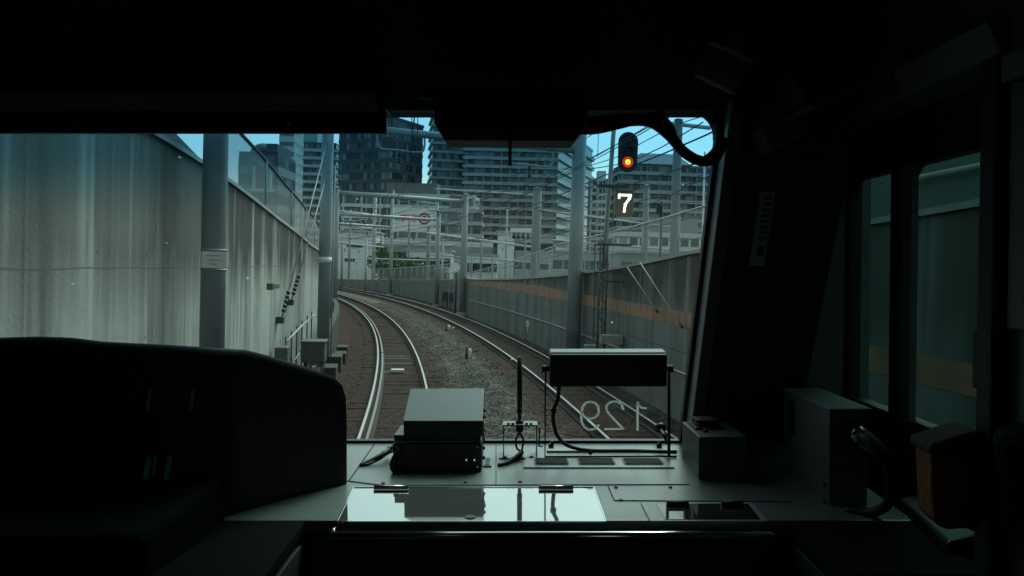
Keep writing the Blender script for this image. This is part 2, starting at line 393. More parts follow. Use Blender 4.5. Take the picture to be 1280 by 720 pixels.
for i in range(160):
    a = -10+i*.72; f_ = rface(a)-.006; z1 = min(lerp(RT, a)-.01, lerp([(14, 1.93), (24, 1.95), (28, 2.04), (40, 1.93), (100, 1.9)], a)); z0 = min(z1-.09, lerp([(14, 1.64), (40, 1.66), (55, 1.5), (100, .45)], a))
    rings.append([A(a, f_, z0), A(a, f_, z1), A(a, f_+.004, z1), A(a, f_+.004, z0)]); uvs.append([(a, z0), (a, z1), (a, z1), (a, z0)])
mb = MB(); mb.strip(rings, closed=True, uvs=uvs); mb.build('painted_stripe', band_mat(), rw)
mb = MB(); rings = [[A(-14+i*.8, rface(-14+i*.8)+o, lerp(RT, -14+i*.8)+z) for o, z in ((-.05, .004), (-.05, .07), (.44, .07), (.44, .004))] for i in range(158)]
mb.strip(rings, closed=True); mb.build('coping', mat('grey_coping', (.33, .34, .33), .8, noise=.3, scale=2), rw)
# thin pale cable conduit along the right wall
mb = MB(); mb.tube([A(8+i*1.2, 5.3-.035, .78) for i in range(30)], .018, 6); mb.build('conduit', galv, rw)
# dark noise barrier above left wall, then mesh fence
BT = [(-14, 5.6), (6, 4.88), (10, 4.27), (10.9, 4.13), (11.8, 3.99)]
mb = MB(); rings = [[A(-14+i*.645, -2.78, lerp(LT, -14+i*.645)+.062), A(-14+i*.645, -2.78, lerp(BT, -14+i*.645)), A(-14+i*.645, -2.84, lerp(BT, -14+i*.645)), A(-14+i*.645, -2.84, lerp(LT, -14+i*.645)+.062)] for i in range(41)]
mb.strip(rings, closed=True)
tag(mb.build('noise_barrier', mat('barrier_panel', (.07, .075, .08), .6, noise=.4, scale=1.5)), 'dark panel barrier standing on the left wall next to the first pole', 'barrier')
def mesh_mat(name, col, open_, sc_=14):
    m = bpy.data.materials.new(name); m.use_nodes = True; t = m.node_tree; L = t.links; N = t.nodes; b = N['Principled BSDF']
    b.inputs['Base Color'].default_value = (*col, 1); b.inputs['Roughness'].default_value = .7
    uv = N.new('ShaderNodeUVMap'); mp = N.new('ShaderNodeMapping'); mp.inputs['Rotation'].default_value = (0, 0, math.radians(45)); mp.inputs['Scale'].default_value = (sc_, sc_, 1); L.new(uv.outputs[0], mp.inputs[0])
    s_ = N.new('ShaderNodeSeparateXYZ'); L.new(mp.outputs[0], s_.inputs[0]); out = []
    for k in (0, 1):
        f_ = N.new('ShaderNodeMath'); f_.operation = 'FRACT'; L.new(s_.outputs[k], f_.inputs[0])
        g_ = N.new('ShaderNodeMath'); g_.operation = 'LESS_THAN'; L.new(f_.outputs[0], g_.inputs[0]); g_.inputs[1].default_value = open_; out.append(g_.outputs[0])
    mx = N.new('ShaderNodeMath'); mx.operation = 'MAXIMUM'; L.new(out[0], mx.inputs[0]); L.new(out[1], mx.inputs[1])
    tr = N.new('ShaderNodeBsdfTransparent'); ms = N.new('ShaderNodeMixShader'); L.new(mx.outputs[0], ms.inputs[0]); L.new(tr.outputs[0], ms.inputs[1]); L.new(b.outputs[0], ms.inputs[2])
    L.new(ms.outputs[0], N['Material Output'].inputs[0]); MATS[name] = m; return m
FT = [(12.4, 5.02), (13.7, 4.84), (16, 4.70), (19, 4.48), (24, 4.25), (40, 3.9), (80, 3.4)]
def fence(label, off, base, top, a0, a1, spacing, mm, pm, r=.03, topm=None):
    t = thing('mesh_fence', label, 'fence', A(a0, off(a0), base(a0)))
    n = max(2, int((a1-a0)/.6)); rings = []; uvs = []
    for i in range(n+1):
        a = a0+(a1-a0)*i/n; rings.append([A(a, off(a), base(a)), A(a, off(a), top(a))]); uvs.append([(a, base(a)), (a, top(a))])
    mb = MB(); mb.strip(rings, uvs=uvs); mb.build('mesh_panel', mm, t)
    mb = MB(); mb.tube([A(a0+(a1-a0)*i/n, off(a0+(a1-a0)*i/n), top(a0+(a1-a0)*i/n)) for i in range(n+1)], r, 6); mb.build('top_rail', topm or pm, t)
    a = a0
    while a <= a1:
        mb = MB(); mb.tube([A(a, off(a), base(a)-.02), A(a, off(a), top(a)+.02)], r, 6); mb.build('post', pm, t); a += spacing
    return t
mesh_l = mesh_mat('grey_mesh', (.20, .22, .22), .34, 34); mesh_r = mesh_mat('pale_mesh', (.35, .38, .36), .13)
fence('tall grey mesh fence with a dark sloping top rail on the left wall', lambda a: -2.8, lambda a: lerp(LT, a)+.07, lambda a: lerp(FT, a), 12.4, 70, 4.0, mesh_l, pole_m, .035, darksteel)
RF = [(-8, 4.7), (5, 4.2), (14, 3.91), (16.8, 3.80), (20.6, 3.68), (26.2, 3.52), (34.2, 2.96), (44, 2.3)]
fence('see-through wire fence with a pale sloping rail on the orange striped wall', lambda a: rface(a)+.2, lambda a: lerp(RT, a)+.07, lambda a: lerp(RF, a), 10.5, 44, 2.4, mesh_r, galv, .022)
fence('low pale wire fence on the far end of the orange striped wall', lambda a: rface(a)+.25, lambda a: lerp(RT, a)+.07, lambda a: lerp(RT, a)+1.15, 45, 108, 2.2, mesh_r, galv, .025)
mb = MB(); rings = [[A(-14+i*.8, o, z) for o, z in ((5.9, -.5), (5.9, 9.5), (6.05, 9.5), (6.05, -.5))] for i in range(31)]; mb.strip(rings, closed=True)  # added barrier, put here to hide the bright sky past the side window
tag(mb.build('noise_barrier', mat('green_barrier', (.10, .16, .14), .7, noise=.3, scale=.8)), 'tall dull green barrier added to hide the sky outside the side window', 'barrier')
for k, (z, r_) in enumerate(((4.55, .05), (3.98, .035))):
    mb = MB(); mb.tube([A(-6+i*1.6, 5.8, z-.02*i) for i in range(10)], r_, 8); tag(mb.build('wall_pipe', galv), ('upper', 'lower')[k]+' pale pipe running along the green barrier outside the side window', 'pipe', 'pipes along the green barrier')
# low kerb wall at the foot of the left side and cable trough
wall('kerb_wall', 'low dark kerb wall curving beside the near track behind the cabinet', lambda a: -1.95, -.2, -.5, lambda a: lerp([(21, .55), (26, .75), (34, .8), (60, .6)], a), 22.6, 80, dark_con, cat='kerb')
tr = thing('cable_trough', 'stepped dark concrete cable trough beside the grey cabinet', 'cable trough', A(18, -1.9, -.3))
for k, (a, o, h, s_) in enumerate(((18.2, -1.75, .10, .8), (20.0, -1.72, .16, .8), (21.8, -1.70, .22, .8), (23.6, -1.66, .10, .7), (25.2, -1.66, .12, .7))):
    mb, _ = on_track('', '', '', a, o, (.34, s_, h+.28), None, z=-.35); mb.build('trough_block', dark_con, tr, bevel=.02)
# cabinet
cb = thing('equipment_cabinet', 'square grey green metal cabinet on legs below the second left pole', 'cabinet', A(19.3, -2.0, -.3))
ang = PHI0+19.3/R; ux = Vector((math.cos(ang), math.sin(ang), 0)); uy = Vector((-ux.y, ux.x, 0)); uz = Vector((0, 0, 1))
mb = MB(); mb.obox(A(19.3, -2.05, .52), ux, uy, uz, .27, .32, .24); mb.build('body', mat('cabinet_paint', (.11, .125, .11), .6, noise=.3, scale=3), cb, bevel=.015)
mb = MB(); mb.obox(A(19.3, -2.05, .775), ux, uy, uz, .30, .35, .015); mb.build('lid', MATS['cabinet_paint'], cb)
mb = MB(); mb.obox(A(18.97, -2.05, .52), ux, uy, uz, .22, .008, .2); dr = mb.build('door', mat('cabinet_door_paint', (.09, .105, .095), .6, noise=.3, scale=3), cb)
mb = MB(); mb.obox(A(18.955, -1.88, .52), ux, uy, uz, .015, .012, .05); mb.build('handle', darksteel, dr)
for dx, dy in ((-.2, -.22), (.2, -.22), (-.2, .22), (.2, .22)):
    mb = MB(); q = A(19.3, -2.05, 0)+ux*dx+uy*dy; mb.tube([q-uz*.35, q+uz*.29], .03, 6); mb.build('leg', darksteel, cb)
# handrail on the left wall, box on wall
hr = thing('wall_handrail', 'pale steel guard frame with spikes fixed along the left wall before the cabinet', 'guard rail', A(17, -2.4, -.3))
mb = MB(); mb.tube([A(16.6, -2.35, 1.0), A(19, -2.35, 1.12), A(22, -2.3, 1.22)], .028, 6); mb.build('top_rail', galv, hr)
mb = MB(); mb.tube([A(18, -2.35, .45), A(20.5, -2.35, .68)], .022, 6); mb.build('middle_rail', galv, hr)
for a in (16.6, 17.5, 18.4, 19.4, 20.6, 21.8):
    mb = MB(); zt = lerp([(16.6, 1.0), (19, 1.12), (22, 1.22)], a); mb.tube([A(a, -2.36, -.3), A(a, -2.36, zt+.11)], .018, 6); mb.build('post', darksteel, hr)
mb = MB(); mb.obox(A(16.3, -2.38, .32), ux, uy, uz, .13, .2, .62)
tag(mb.build('junction_box', mat('junction_grey', (.11, .12, .11), .6, noise=.3, scale=3), bevel=.02), 'narrow upright grey junction box on the left wall near the guard frame', 'junction box')
mb = MB(); p = W(342, 358, 14.6); mb.obox(p, Vector((.15, 1, 0)).normalized(), Vector((1, -.15, 0)).normalized(), uz, .14, .05, .04); mb.obox(p+Vector((.0, -.2, 0)), Vector((.15, 1, 0)).normalized(), Vector((1, -.15, 0)).normalized(), uz, .03, .06, .06)
tag(mb.build('wall_marker', mat('marker_yellow', (.14, .14, .06), .5)), 'small black and yellow marker bracket on the left wall between the poles', 'marker', None)
# ---------------------------------------------------------------- catenary poles and portals
def pole(label, base, top, r, m=None, band=None, plate=None, group='catenary poles', name='catenary_pole', extras=True):
    t = thing(name, label, 'pole', base, group)
    mb = MB(); mb.tube([base, base+(top-base)*.5, top], [r, r*.97, r*.92], 16); mb.build('shaft', m or pole_m, t)
    if extras:
        mb = MB(); mb.tube([base-Vector((0, 0, .25)), base+Vector((0, 0, .12))], r*1.7, 12); mb.build('footing', plain_con, t)
        mb = MB(); mb.tube([top, top+Vector((0, 0, .06))], [r*1.05, r*.6], 12); mb.build('cap', galv, t)
    if band is not None:
        mb = MB(); mb.tube([Vector((base.x, base.y, band-.08)), Vector((base.x, base.y, band+.08))], r*1.05, 16); mb.build('band', white_p, t)
    return t
pA = pole('thick blue grey pole with a white plate, nearest to the left wall', A(9.9, -2.2, -.25), A(9.9, -2.2, 8.2), .15)
q = A(9.9, -2.2, 0)-Vector((-.335, .94, 0))*-.0
dirc = (CAM0-A(9.9, -2.2, 0)); dirc.z = 0; dirc.normalize(); sid = Vector((-dirc.y, dirc.x, 0))
mb = MB(); mb.obox(Vector((A(9.9, -2.2).x, A(9.9, -2.2).y, 2.66))+dirc*.16, sid, dirc, uz, .135, .006, .10); pl = mb.build('number_plate', white_p, pA)
mb = MB()
for zz, wd in ((2.71, .085), (2.66, .07), (2.61, .04)): mb.obox(Vector((A(9.9, -2.2).x, A(9.9, -2.2).y, zz))+dirc*.168, sid, dirc, uz, wd, .002, .006)
mb.build('plate_text', mat('faint_ink', (.35, .36, .36), .7), pl)
mb = MB(); b0 = A(9.9, -2.2, 0)
for zz in (2.54, 2.78): mb.tube([Vector((b0.x, b0.y, zz-.012)), Vector((b0.x, b0.y, zz+.012))], .156, 16)
mb.build('strap', galv, pA)
pB = pole('second grey pole on the left with a white band and stay wires', A(21.5, -2.02, -.25), A(21.5, -2.02, 6.8), .17, band=2.72)
# small side pipe along pole B
mb = MB(); b1 = A(21.3, -1.8, 0); mb.tube([b1+uz*.0, b1+uz*5.2], .02, 6); mb.build('conduit', galv, pB)
pD = pole('thick grey pole standing against the orange striped wall left of the signal', A(22.2, 5.02, -.2), A(22.2, 5.02, 7.6), .215)
pA2 = pole('grey pole close beside the train on the right', A(10.2, 4.95, -.2), A(10.2, 4.95, 7.6), .16)
pC = pole('pale grey pole at the wall where the orange stripe narrows', A(44.1, 5.15, -.1), A(44.1, 5.15, 6.7), .19)
pC2 = pole('grey pole left of the near track far round the bend', A(44.1, -2.0, -.2), A(44.1, -2.0, 6.7), .19)
pE = pole('slim pale pole at the far bend with a white post beside it', A(72.4, 6.1, -.2), A(72.4, 6.1, 9.4), .17, galv)
pE2 = pole('slim pole far round the bend left of the near track', A(72.4, -2.0, -.2), A(72.4, -2.0, 7.5), .17)
def beam(label, p0, p1, r, hang=(), m=None, extra=None):
    t = thing('portal_beam', label, 'portal beam', p0, 'portal beams over the tracks')
    mb = MB(); mb.tube([p0, p1], r, 12); mb.build('pipe', m or galv, t)
    d = (p1-p0); L_ = d.length; d.normalize()
    for s_, h in hang:
        c = p0+d*s_
        mb = MB(); mb.tube(bez([c, c-uz*h*.7, c-uz*h+d*.12, c-uz*h+d*.5, c-uz*h+d*1.15, c-uz*h*.7+d*1.28, c+d*1.28], 5), .028, 6); hgr = mb.build('hanger', m or galv, t)
        mb = MB(); mb.tube([c+d*.6-uz*h, c+d*.6-uz*(h+.12)], .045, 8); mb.tube([c+d*.6-uz*(h+.1), c+d*.6-uz*(h+.36)], .03, 8)
        for q_ in range(3): mb.tube([c+d*.6-uz*(h+.14+q_*.08), c+d*.6-uz*(h+.16+q_*.08)], .08, 10)
        mb.build('insulator', insul, hgr)
    return t
beam('thick pipe beam from the second left pole across to the pole by the signal', A(21.5, -2.02, 6.32), A(22.2, 5.02, 6.1), .105, ((1.3, .5), (5.0, .55)))
beam('pipe beam high over the tracks at the nearest pair of poles', A(9.9, -2.2, 7.3), A(10.2, 4.95, 7.1), .105)
beam('long pipe beam with hangers ending at the pale pole where the stripe narrows', A(44.1, -2.0, 6.45), A(44.1, 5.15, 6.3), .12, ((1.3, .7), (5.0, .6)))
beam('thinner lower pipe beam just beneath the long hanger beam', A(54, -2.4, 5.9), A(54, 5.4, 5.8), .10, ((1.4, .4),))
pole('grey pole behind the lower thin pipe beam', A(54, 5.6, -.2), A(54, 5.6, 6.2), .15)
beam('far pipe beam meeting the slim pale pole', A(72.4, -2.0, 6.2), A(72.4, 6.1, 6.0), .12, ((1.3, .5), (5.2, .5)))
# stay wires of pole B with insulators and wall anchors
for k, (pt, pb, lab) in enumerate(((A(21.5, -2.02, 5.95), A(16.9, -2.5, 1.45), 'left one of two slanting stay wires from the second left pole to the wall'), (A(21.5, -2.02, 5.0), A(18.4, -2.5, 1.75), 'right one of two slanting stay wires from the second left pole to the wall'))):
    t = thing('stay_wire', lab, 'stay wire', pb, 'stay wires anchored on the left wall'); d = (pt-pb).normalized()
    mb = MB(); mb.tube([pb+d*.9, pt], .016, 6); mb.build('wire', galv, t)
    mb = MB(); mb.tube([pb, pb+d*.9], .016, 6)
    for q_ in range(5): mb.tube([pb+d*(.22+q_*.13), pb+d*(.265+q_*.13)], .045, 10)
    mb.build('insulator', darksteel, t)
    mb = MB(); mb.obox(pb-Vector((.04, 0, .02)), ux, uy, uz, .09, .12, .07); mb.build('wall_anchor', darksteel, t, bevel=.01)
# stays on right wall
for pt, pb, lab in ((W(784, 334, 18.2), W(818, 384, 16.3), 'left one of two slanting stays on the orange striped wall'), (W(800, 328, 17.1), W(848, 402, 14.8), 'right one of two slanting stays on the orange striped wall')):
    t = thing('stay_wire', lab, 'stay wire', pb, 'stays on the right wall'); mb = MB(); mb.tube([pt, pb], .012, 6); mb.build('wire', pole_m, t)
    mb = MB(); d = (pt-pb).normalized(); mb.tube([pb-d*.22, pb+d*.02], .028, 8); mb.build('wall_anchor', darksteel, t)
# overhead wires
def wire(label, pts, r, name='overhead_wire', group='overhead wires'):
    mb = MB(); mb.tube(pts, r, 5, True); return tag(mb.build(name, wire_m), label, 'wire', group)
def sagline(off, zf, a0, a1, n=40): return [A(a0+(a1-a0)*i/n, off, zf(a0+(a1-a0)*i/n)) for i in range(n+1)]
def sup(a): # support positions between which the messenger sags
    S = [-14, 10, 22, 44, 54, 72, 95, 120]
    for s0, s1 in zip(S, S[1:]):
        if s0 <= a <= s1:
            t = (a-s0)/(s1-s0); return 4*t*(1-t)*(s1-s0)/60
    return 0
def catenary(o, lab):
    t = thing('contact_line', lab, 'overhead line', A(0, o, 5.15), 'contact lines over the two tracks')
    for dz, dx in ((0, 0), (0.0, .10)):
        mb = MB(); mb.tube(sagline(o+dx+.1, lambda a: 5.1, -10, 110, 60), .009, 5); mb.build('contact_wire', wire_m, t)
    mb = MB(); mb.tube(sagline(o+.15, lambda a: 6.0-sup(a)*.5, -10, 110, 120), .012, 5); mb.build('messenger_wire', wire_m, t)
    for k in range(22):
        a = 3+k*4.5; mb = MB(); mb.tube([A(a, o+.15, 5.1), A(a, o+.15, 6.0-sup(a)*.5)], .007, 4); mb.build('dropper', wire_m, t)
catenary(0, 'pair of dark contact wires with droppers above the near track')
catenary(3.916, 'pair of dark contact wires with droppers above the farther track')
wire('dark feeder wire sagging above the foot of the orange striped wall', sagline(5.6, lambda a: 5.35-sup(a)*.4, 2, 100), .018)
wire('thin dark wire highest above the orange striped wall', sagline(6.4, lambda a: 7.3-sup(a)*.3, 2, 100), .014)
wire('thin dark wire just below the highest one above the striped wall', sagline(6.9, lambda a: 6.8-sup(a)*.3, 2, 100), .014)
wire('dark wire running above the left wall fence', sagline(-2.3, lambda a: 6.6-sup(a)*.5, 2, 100), .016)
wire('dark wire rising to the upper right corner of the windscreen', sagline(9.0, lambda a: 6.1-sup(a)*.3, 2, 100), .02)
# ---------------------------------------------------------------- signal mast
S0 = A(19.2, 5.0, .1)
sm = thing('signal_mast', 'lattice steel signal mast with ladder standing against the orange striped wall', 'mast', S0)
mb = MB()
for dx, dy in ((-.09, -.09), (.09, -.09), (-.09, .09), (.09, .09)): mb.tube([S0+Vector((dx, dy, 0)), S0+Vector((dx, dy, 3.35))], .018, 5)
for k in range(12):
    z0 = .05+k*.275; s_ = 1 if k % 2 else -1
    mb.tube([S0+Vector((-.09*s_, -.09, z0)), S0+Vector((.09*s_, -.09, z0+.27))], .01, 4); mb.tube([S0+Vector((-.09, -.09*s_, z0)), S0+Vector((-.09, .09*s_, z0+.27))], .01, 4)
mb.build('lattice', darksteel, sm)
mb = MB(); mb.tube([S0+uz*2.6, W(768, 152, 19.1)], .055, 10); mb.build('pole', galv, sm)
for y_, s_ in ((306, .42), (233, .36)):
    c = W(766, y_, 18.9); mb = MB(); mb.obox(c, Vector((1, 0, 0)), Vector((0, 1, 0)), uz, s_, .25, .02); mb.build('platform', darksteel, sm)
for y_ in (340, 352): 
    c = W(768, y_, 19.1); mb = MB(); mb.obox(c, Vector((1, 0, 0)), Vector((0, 1, 0)), uz, .3, .04, .02); mb.build('bracket', darksteel, sm)
mb = MB(); lc = W(749, 300, 18.9); lb = W(747, 425, 18.9)
mb.tube([lc-Vector((.1, 0, 0)), lb-Vector((.1, 0, 0))], .012, 5); mb.tube([lc+Vector((.1, 0, 0)), lb+Vector((.1, 0, 0))], .012, 5)
for k in range(11): q_ = lb+(lc-lb)*(k+.5)/11; mb.tube([q_-Vector((.1, 0, 0)), q_+Vector((.1, 0, 0))], .009, 4)
mb.build('ladder', darksteel, sm)
mb = MB(); mb.obox(W(764, 424, 19.0), Vector((1, 0, 0)), Vector((0, 1, 0)), uz, .26, .2, .1); mb.build('footing', plain_con, sm)
sg = thing('railway_signal', 'dark rounded signal head showing one orange light above the figure seven', 'signal', W(785, 215, 18.6))
hc = W(785, 190, 18.7); pr = []
for k in range(24):
    t = 2*math.pi*k/24; pr.append(Vector((.235*math.cos(t), 0, (.24 if math.sin(t) >= 0 else -.24)+.235*math.sin(t))))
mb = MB(); mb.prism([hc+p for p in pr], (0, .04, 0)); mb.build('backboard', mat('signal_black', (.012, .013, .015), .6), sg)
mb = MB(); mb.obox(hc+Vector((0, .14, 0)), Vector((1, 0, 0)), Vector((0, 1, 0)), uz, .14, .1, .36); mb.build('housing', black_p, sg, bevel=.02)
for k, y_ in enumerate((.30, 0, -.24)):
    c = hc+Vector((0, -.02, y_)); mb = MB(); n = 14; ring = []
    for s0, rr_ in ((0, .085), (-.16, .095)):
        ring.append([c+Vector((rr_*math.cos(math.pi*j/n-.3*(1-2*j/n)), s0, rr_*math.sin(math.pi*j/n-.3*(1-2*j/n)))) for j in range(n+1)])
    mb.strip(ring); hd = mb.build('hood', black_p, sg)
    mb = MB(); mb.tube([c, c-Vector((0, .02, 0))], .062 if k == 2 else .07, 16)
    if k == 2:
        mb.build('lamp', mat('lamp_orange', (1, .3, .05), .4, emit=(1, .14, .008), estr=11), sg)
        mb = MB(); mb.tube([c+Vector((0, .005, 0)), c-Vector((0, .012, 0))], .125, 20); mb.build('lamp_halo', mat('halo_red', (.30, .02, .008), .25, emit=(1, .02, .003), estr=1.6), sg)  # glowing disc stands for the red halo around the lamp
    else: mb.build('lens', mat('dark_lens', (.02, .02, .02), .15), sg)
ri = thing('route_indicator', 'dark box with a glowing white figure 7 under the signal head', 'indicator', W(780, 272, 18.6))
rc = W(780.5, 254, 18.7); mb = MB(); mb.obox(rc+Vector((0, .1, 0)), Vector((1, 0, 0)), Vector((0, 1, 0)), uz, .22, .1, .29); mb.build('box', mat('indicator_box_glow', (.05, .035, .026), .5, emit=(1, .62, .42), estr=.03), ri, bevel=.02)  # faint emission paints the figure's halo onto the box
def strokes(mb, segs, org, ux_, uz_, n_, wd, th=.004):
    for pl_ in segs:
        for p, q_ in zip(pl_, pl_[1:]):
            P = org+ux_*p[0]+uz_*p[1]; Q = org+ux_*q_[0]+uz_*q_[1]; d = (Q-P); L_ = d.length; d.normalize(); s_ = n_.cross(d)
            mb.obox((P+Q)/2, d, s_, n_, L_/2+wd*.35, wd/2, th/2)
    return mb
mb = MB(); strokes(mb, [[(-.13, .12), (-.13, .19), (.14, .19), (.115, .11), (.02, -.03), (.0, -.20)]], rc+Vector((0, -.012, 0)), Vector((1, 0, 0)), uz, Vector((0, -1, 0)), .05)
mb.build('figure', mat('white_glow', (1, 1, 1), .5, emit=(1, .93, .88), estr=2.6), ri)
mb = MB(); mb.obox(rc+Vector((0, -.06, .31)), Vector((1, 0, 0)), Vector((0, 1, 0)), uz, .24, .16, .01); mb.build('hood', darksteel, ri)
mb = MB(); mb.tube([W(766, 262, 18.9), W(778, 262, 18.85)], .03, 6); mb.build('arm', darksteel, ri)
# ---------------------------------------------------------------- small things by the tracks
def post_marker(label, p, h, r, cat='marker', name='marker_post', back=True):
    t = thing(name, label, cat, p); mb = MB(); mb.tube([p, p+uz*h*.8, p+uz*h], [r, r, r*.5], 10); mb.build('post', white_p, t)
    if back: mb = MB(); mb.tube([p+Vector((-.09, .05, -.02)), p+Vector((-.09, .05, h*1.15))], r*.8, 8); mb.build('stake', darksteel, t)
def G(px, py, z=-.12):
    r = rotr(rotp(((px-640)/F, 1, -(py-360)/F))); return CAM0+r*((z-HC)/r[2])
post_marker('white capped marker beside a dark stake in the grey gravel between the tracks', G(587, 450), .34, .06)
post_marker('tiny pale marker in the gravel farther along between the tracks', G(561, 413), .22, .07)
p = G(565, 414); mb = MB(); mb.tube([p, p+uz*.12, p+Vector((.1, 0, .16))], .035, 6)
tag(mb.build('cable_stub', white_p), 'little pale cable stub next to the tiny gravel marker', 'cable stub')
p = G(585, 389, -.1); t = thing('dwarf_signal', 'small dark dwarf signal with a white lamp at the foot of the wall', 'signal', p)
mb = MB(); mb.tube([p, p+uz*.35], .03, 6); mb.build('post', darksteel, t)
mb = MB(); mb.obox(p+uz*.5, Vector((1, 0, 0)), Vector((0, 1, 0)), uz, .13, .1, .2); mb.build('case', black_p, t, bevel=.04)
mb = MB(); mb.tube([p+Vector((0, -.1, .56)), p+Vector((0, -.13, .56))], .06, 12); mb.build('lamp', mat('white_lamp', (1, 1, 1), .5, emit=(.9, 1, .95), estr=.8), t)
p = W(659.5, 405, 27.7); mb = MB(); mb.obox(p, Vector((1, 0, 0)), Vector((0, 1, 0)), uz, .055, .03, .11); mb.tube([p-uz*.11, p-uz*.3], .02, 6)
tag(mb.build('wall_plate', white_p, bevel=.01), 'tiny white plate low on the striped wall', 'plate')
p = W(568.5, 334, 47); t = thing('round_sign', 'white round sign disc seen in front of the pale pole', 'sign', G(570, 384, -.1))
mb = MB(); mb.tube([p, p+Vector((0, .03, 0))], .30, 20); mb.build('disc', white_p, t)
mb = MB(); mb.tube([Vector((p.x+.1, p.y+.05, -.2)), Vector((p.x+.1, p.y+.05, p.z+.1))], .05, 8); mb.build('post', darksteel, t)
for k, (px, lab) in enumerate(((556, 'left dark trackside case at the foot of the bend wall'), (565, 'right dark trackside case at the foot of the bend wall'))):
    p = G(px, 384+k*2, -.15); t = thing('trackside_case', lab, 'case', p, 'trackside cases')
    mb = MB(); mb.obox(p+uz*.75, Vector((1, 0, 0)), Vector((0, 1, 0)), uz, .19, .15, .3); mb.build('case', darksteel, t, bevel=.02)
    for dx in (-.13, .13): mb = MB(); mb.tube([p+Vector((dx, 0, -.1)), p+Vector((dx, 0, .46))], .03, 6); mb.build('leg', darksteel, t)
mb, _ = on_track('', '', '', 9.6, 5.0, (.5, 2.0, 1.0), None, z=-.35)
tag(mb.build('concrete_block', mat('pale_block', (.36, .38, .37), .8, noise=.2, scale=2), bevel=.02), 'pale concrete block at the near foot of the striped wall', 'concrete block')
p = W(762, 428, 18.7); mb = MB(); mb.obox(p-uz*.25, Vector((1, 0, 0)), Vector((0, 1, 0)), uz, .22, .2, .32)
p = W(738, 431, 21); mb = MB(); mb.obox(Vector((p.x, p.y, .25)), Vector((1, 0, 0)), Vector((0, 1, 0)), uz, .16, .15, .42)
tag(mb.build('relay_box', plain_con, bevel=.02), 'pale box between the thick pole and the signal mast', 'box')
# ---------------------------------------------------------------- city: buildings
g_blue = mat('facade_glass_blue', (.05, .10, .13), .15, .0, noise=.35, scale=.15)
g_dark = mat('facade_glass_dark', (.035, .075, .095), .2, 0, noise=.4, scale=.25)
conc_w = mat('facade_white', (.60, .63, .61), .7, noise=.15, scale=.2)
conc_g = mat('facade_grey', (.22, .24, .24), .75, noise=.2, scale=.15)
conc_d = mat('facade_dark', (.075, .10, .105), .7, noise=.25, scale=.15)
slab_w = mat('slab_pale', (.52, .56, .55), .7, noise=.2, scale=.3)
slab_g = mat('slab_grey', (.34, .385, .39), .7, noise=.25, scale=.3)
teal_g = mat('facade_teal', (.10, .20, .22), .3, 0, noise=.3, scale=.2)
brownf = mat('facade_brown', (.17, .16, .145), .75, noise=.25, scale=.2)
winm = mat('window_glass', (.02, .03, .035), .15)
# each floor's window band: panes of varied brightness, procedural
def band_window(name, bay, base, frame, lit=.25):
    if name in MATS: return MATS[name]
    m = bpy.data.materials.new(name); m.use_nodes = True; t = m.node_tree; L = t.links; N = t.nodes; b = N['Principled BSDF']; b.inputs['Roughness'].default_value = .3
    tc = N.new('ShaderNodeTexCoord'); ge = N.new('ShaderNodeObjectInfo'); sp = N.new('ShaderNodeSeparateXYZ'); L.new(tc.outputs['Object'], sp.inputs[0])
    ad = N.new('ShaderNodeMath'); ad.operation = 'ADD'; L.new(sp.outputs[0], ad.inputs[0]); L.new(sp.outputs[1], ad.inputs[1])
    dv = N.new('ShaderNodeMath'); dv.operation = 'DIVIDE'; L.new(ad.outputs[0], dv.inputs[0]); dv.inputs[1].default_value = bay
    fl = N.new('ShaderNodeMath'); fl.operation = 'FLOOR'; L.new(dv.outputs[0], fl.inputs[0]); fr = N.new('ShaderNodeMath'); fr.operation = 'FRACT'; L.new(dv.outputs[0], fr.inputs[0])
    rd = N.new('ShaderNodeMath'); rd.operation = 'MULTIPLY_ADD'; L.new(ge.outputs['Random'], rd.inputs[0]); rd.inputs[1].default_value = 977.; L.new(fl.outputs[0], rd.inputs[2])
    wn = N.new('ShaderNodeTexWhiteNoise'); wn.noise_dimensions = '1D'; L.new(rd.outputs[0], wn.inputs['W'])
    r = N.new('ShaderNodeValToRGB'); e = r.color_ramp.elements; e[0].color = (*base, 1); e[1].color = (*[x*3+.12 for x in base], 1); e[0].position = .45; e[1].position = 1; L.new(wn.outputs['Value'], r.inputs[0])
    lt = N.new('ShaderNodeMath'); lt.operation = 'LESS_THAN'; L.new(fr.outputs[0], lt.inputs[0]); lt.inputs[1].default_value = .22
    mx = N.new('ShaderNodeMix'); mx.data_type = 'RGBA'; L.new(lt.outputs[0], mx.inputs[0]); L.new(r.outputs[0], mx.inputs[6]); mx.inputs[7].default_value = (*frame, 1)
    L.new(mx.outputs[2], b.inputs['Base Color']); MATS[name] = m; return m
bw1 = band_window('windows_apartment', 3.1, (.03, .035, .04), (.20, .22, .22)); bw2 = band_window('windows_office', 1.6, (.02, .035, .045), (.07, .09, .1)); bw3 = band_window('windows_low', 2.2, (.03, .04, .04), (.5, .52, .5))
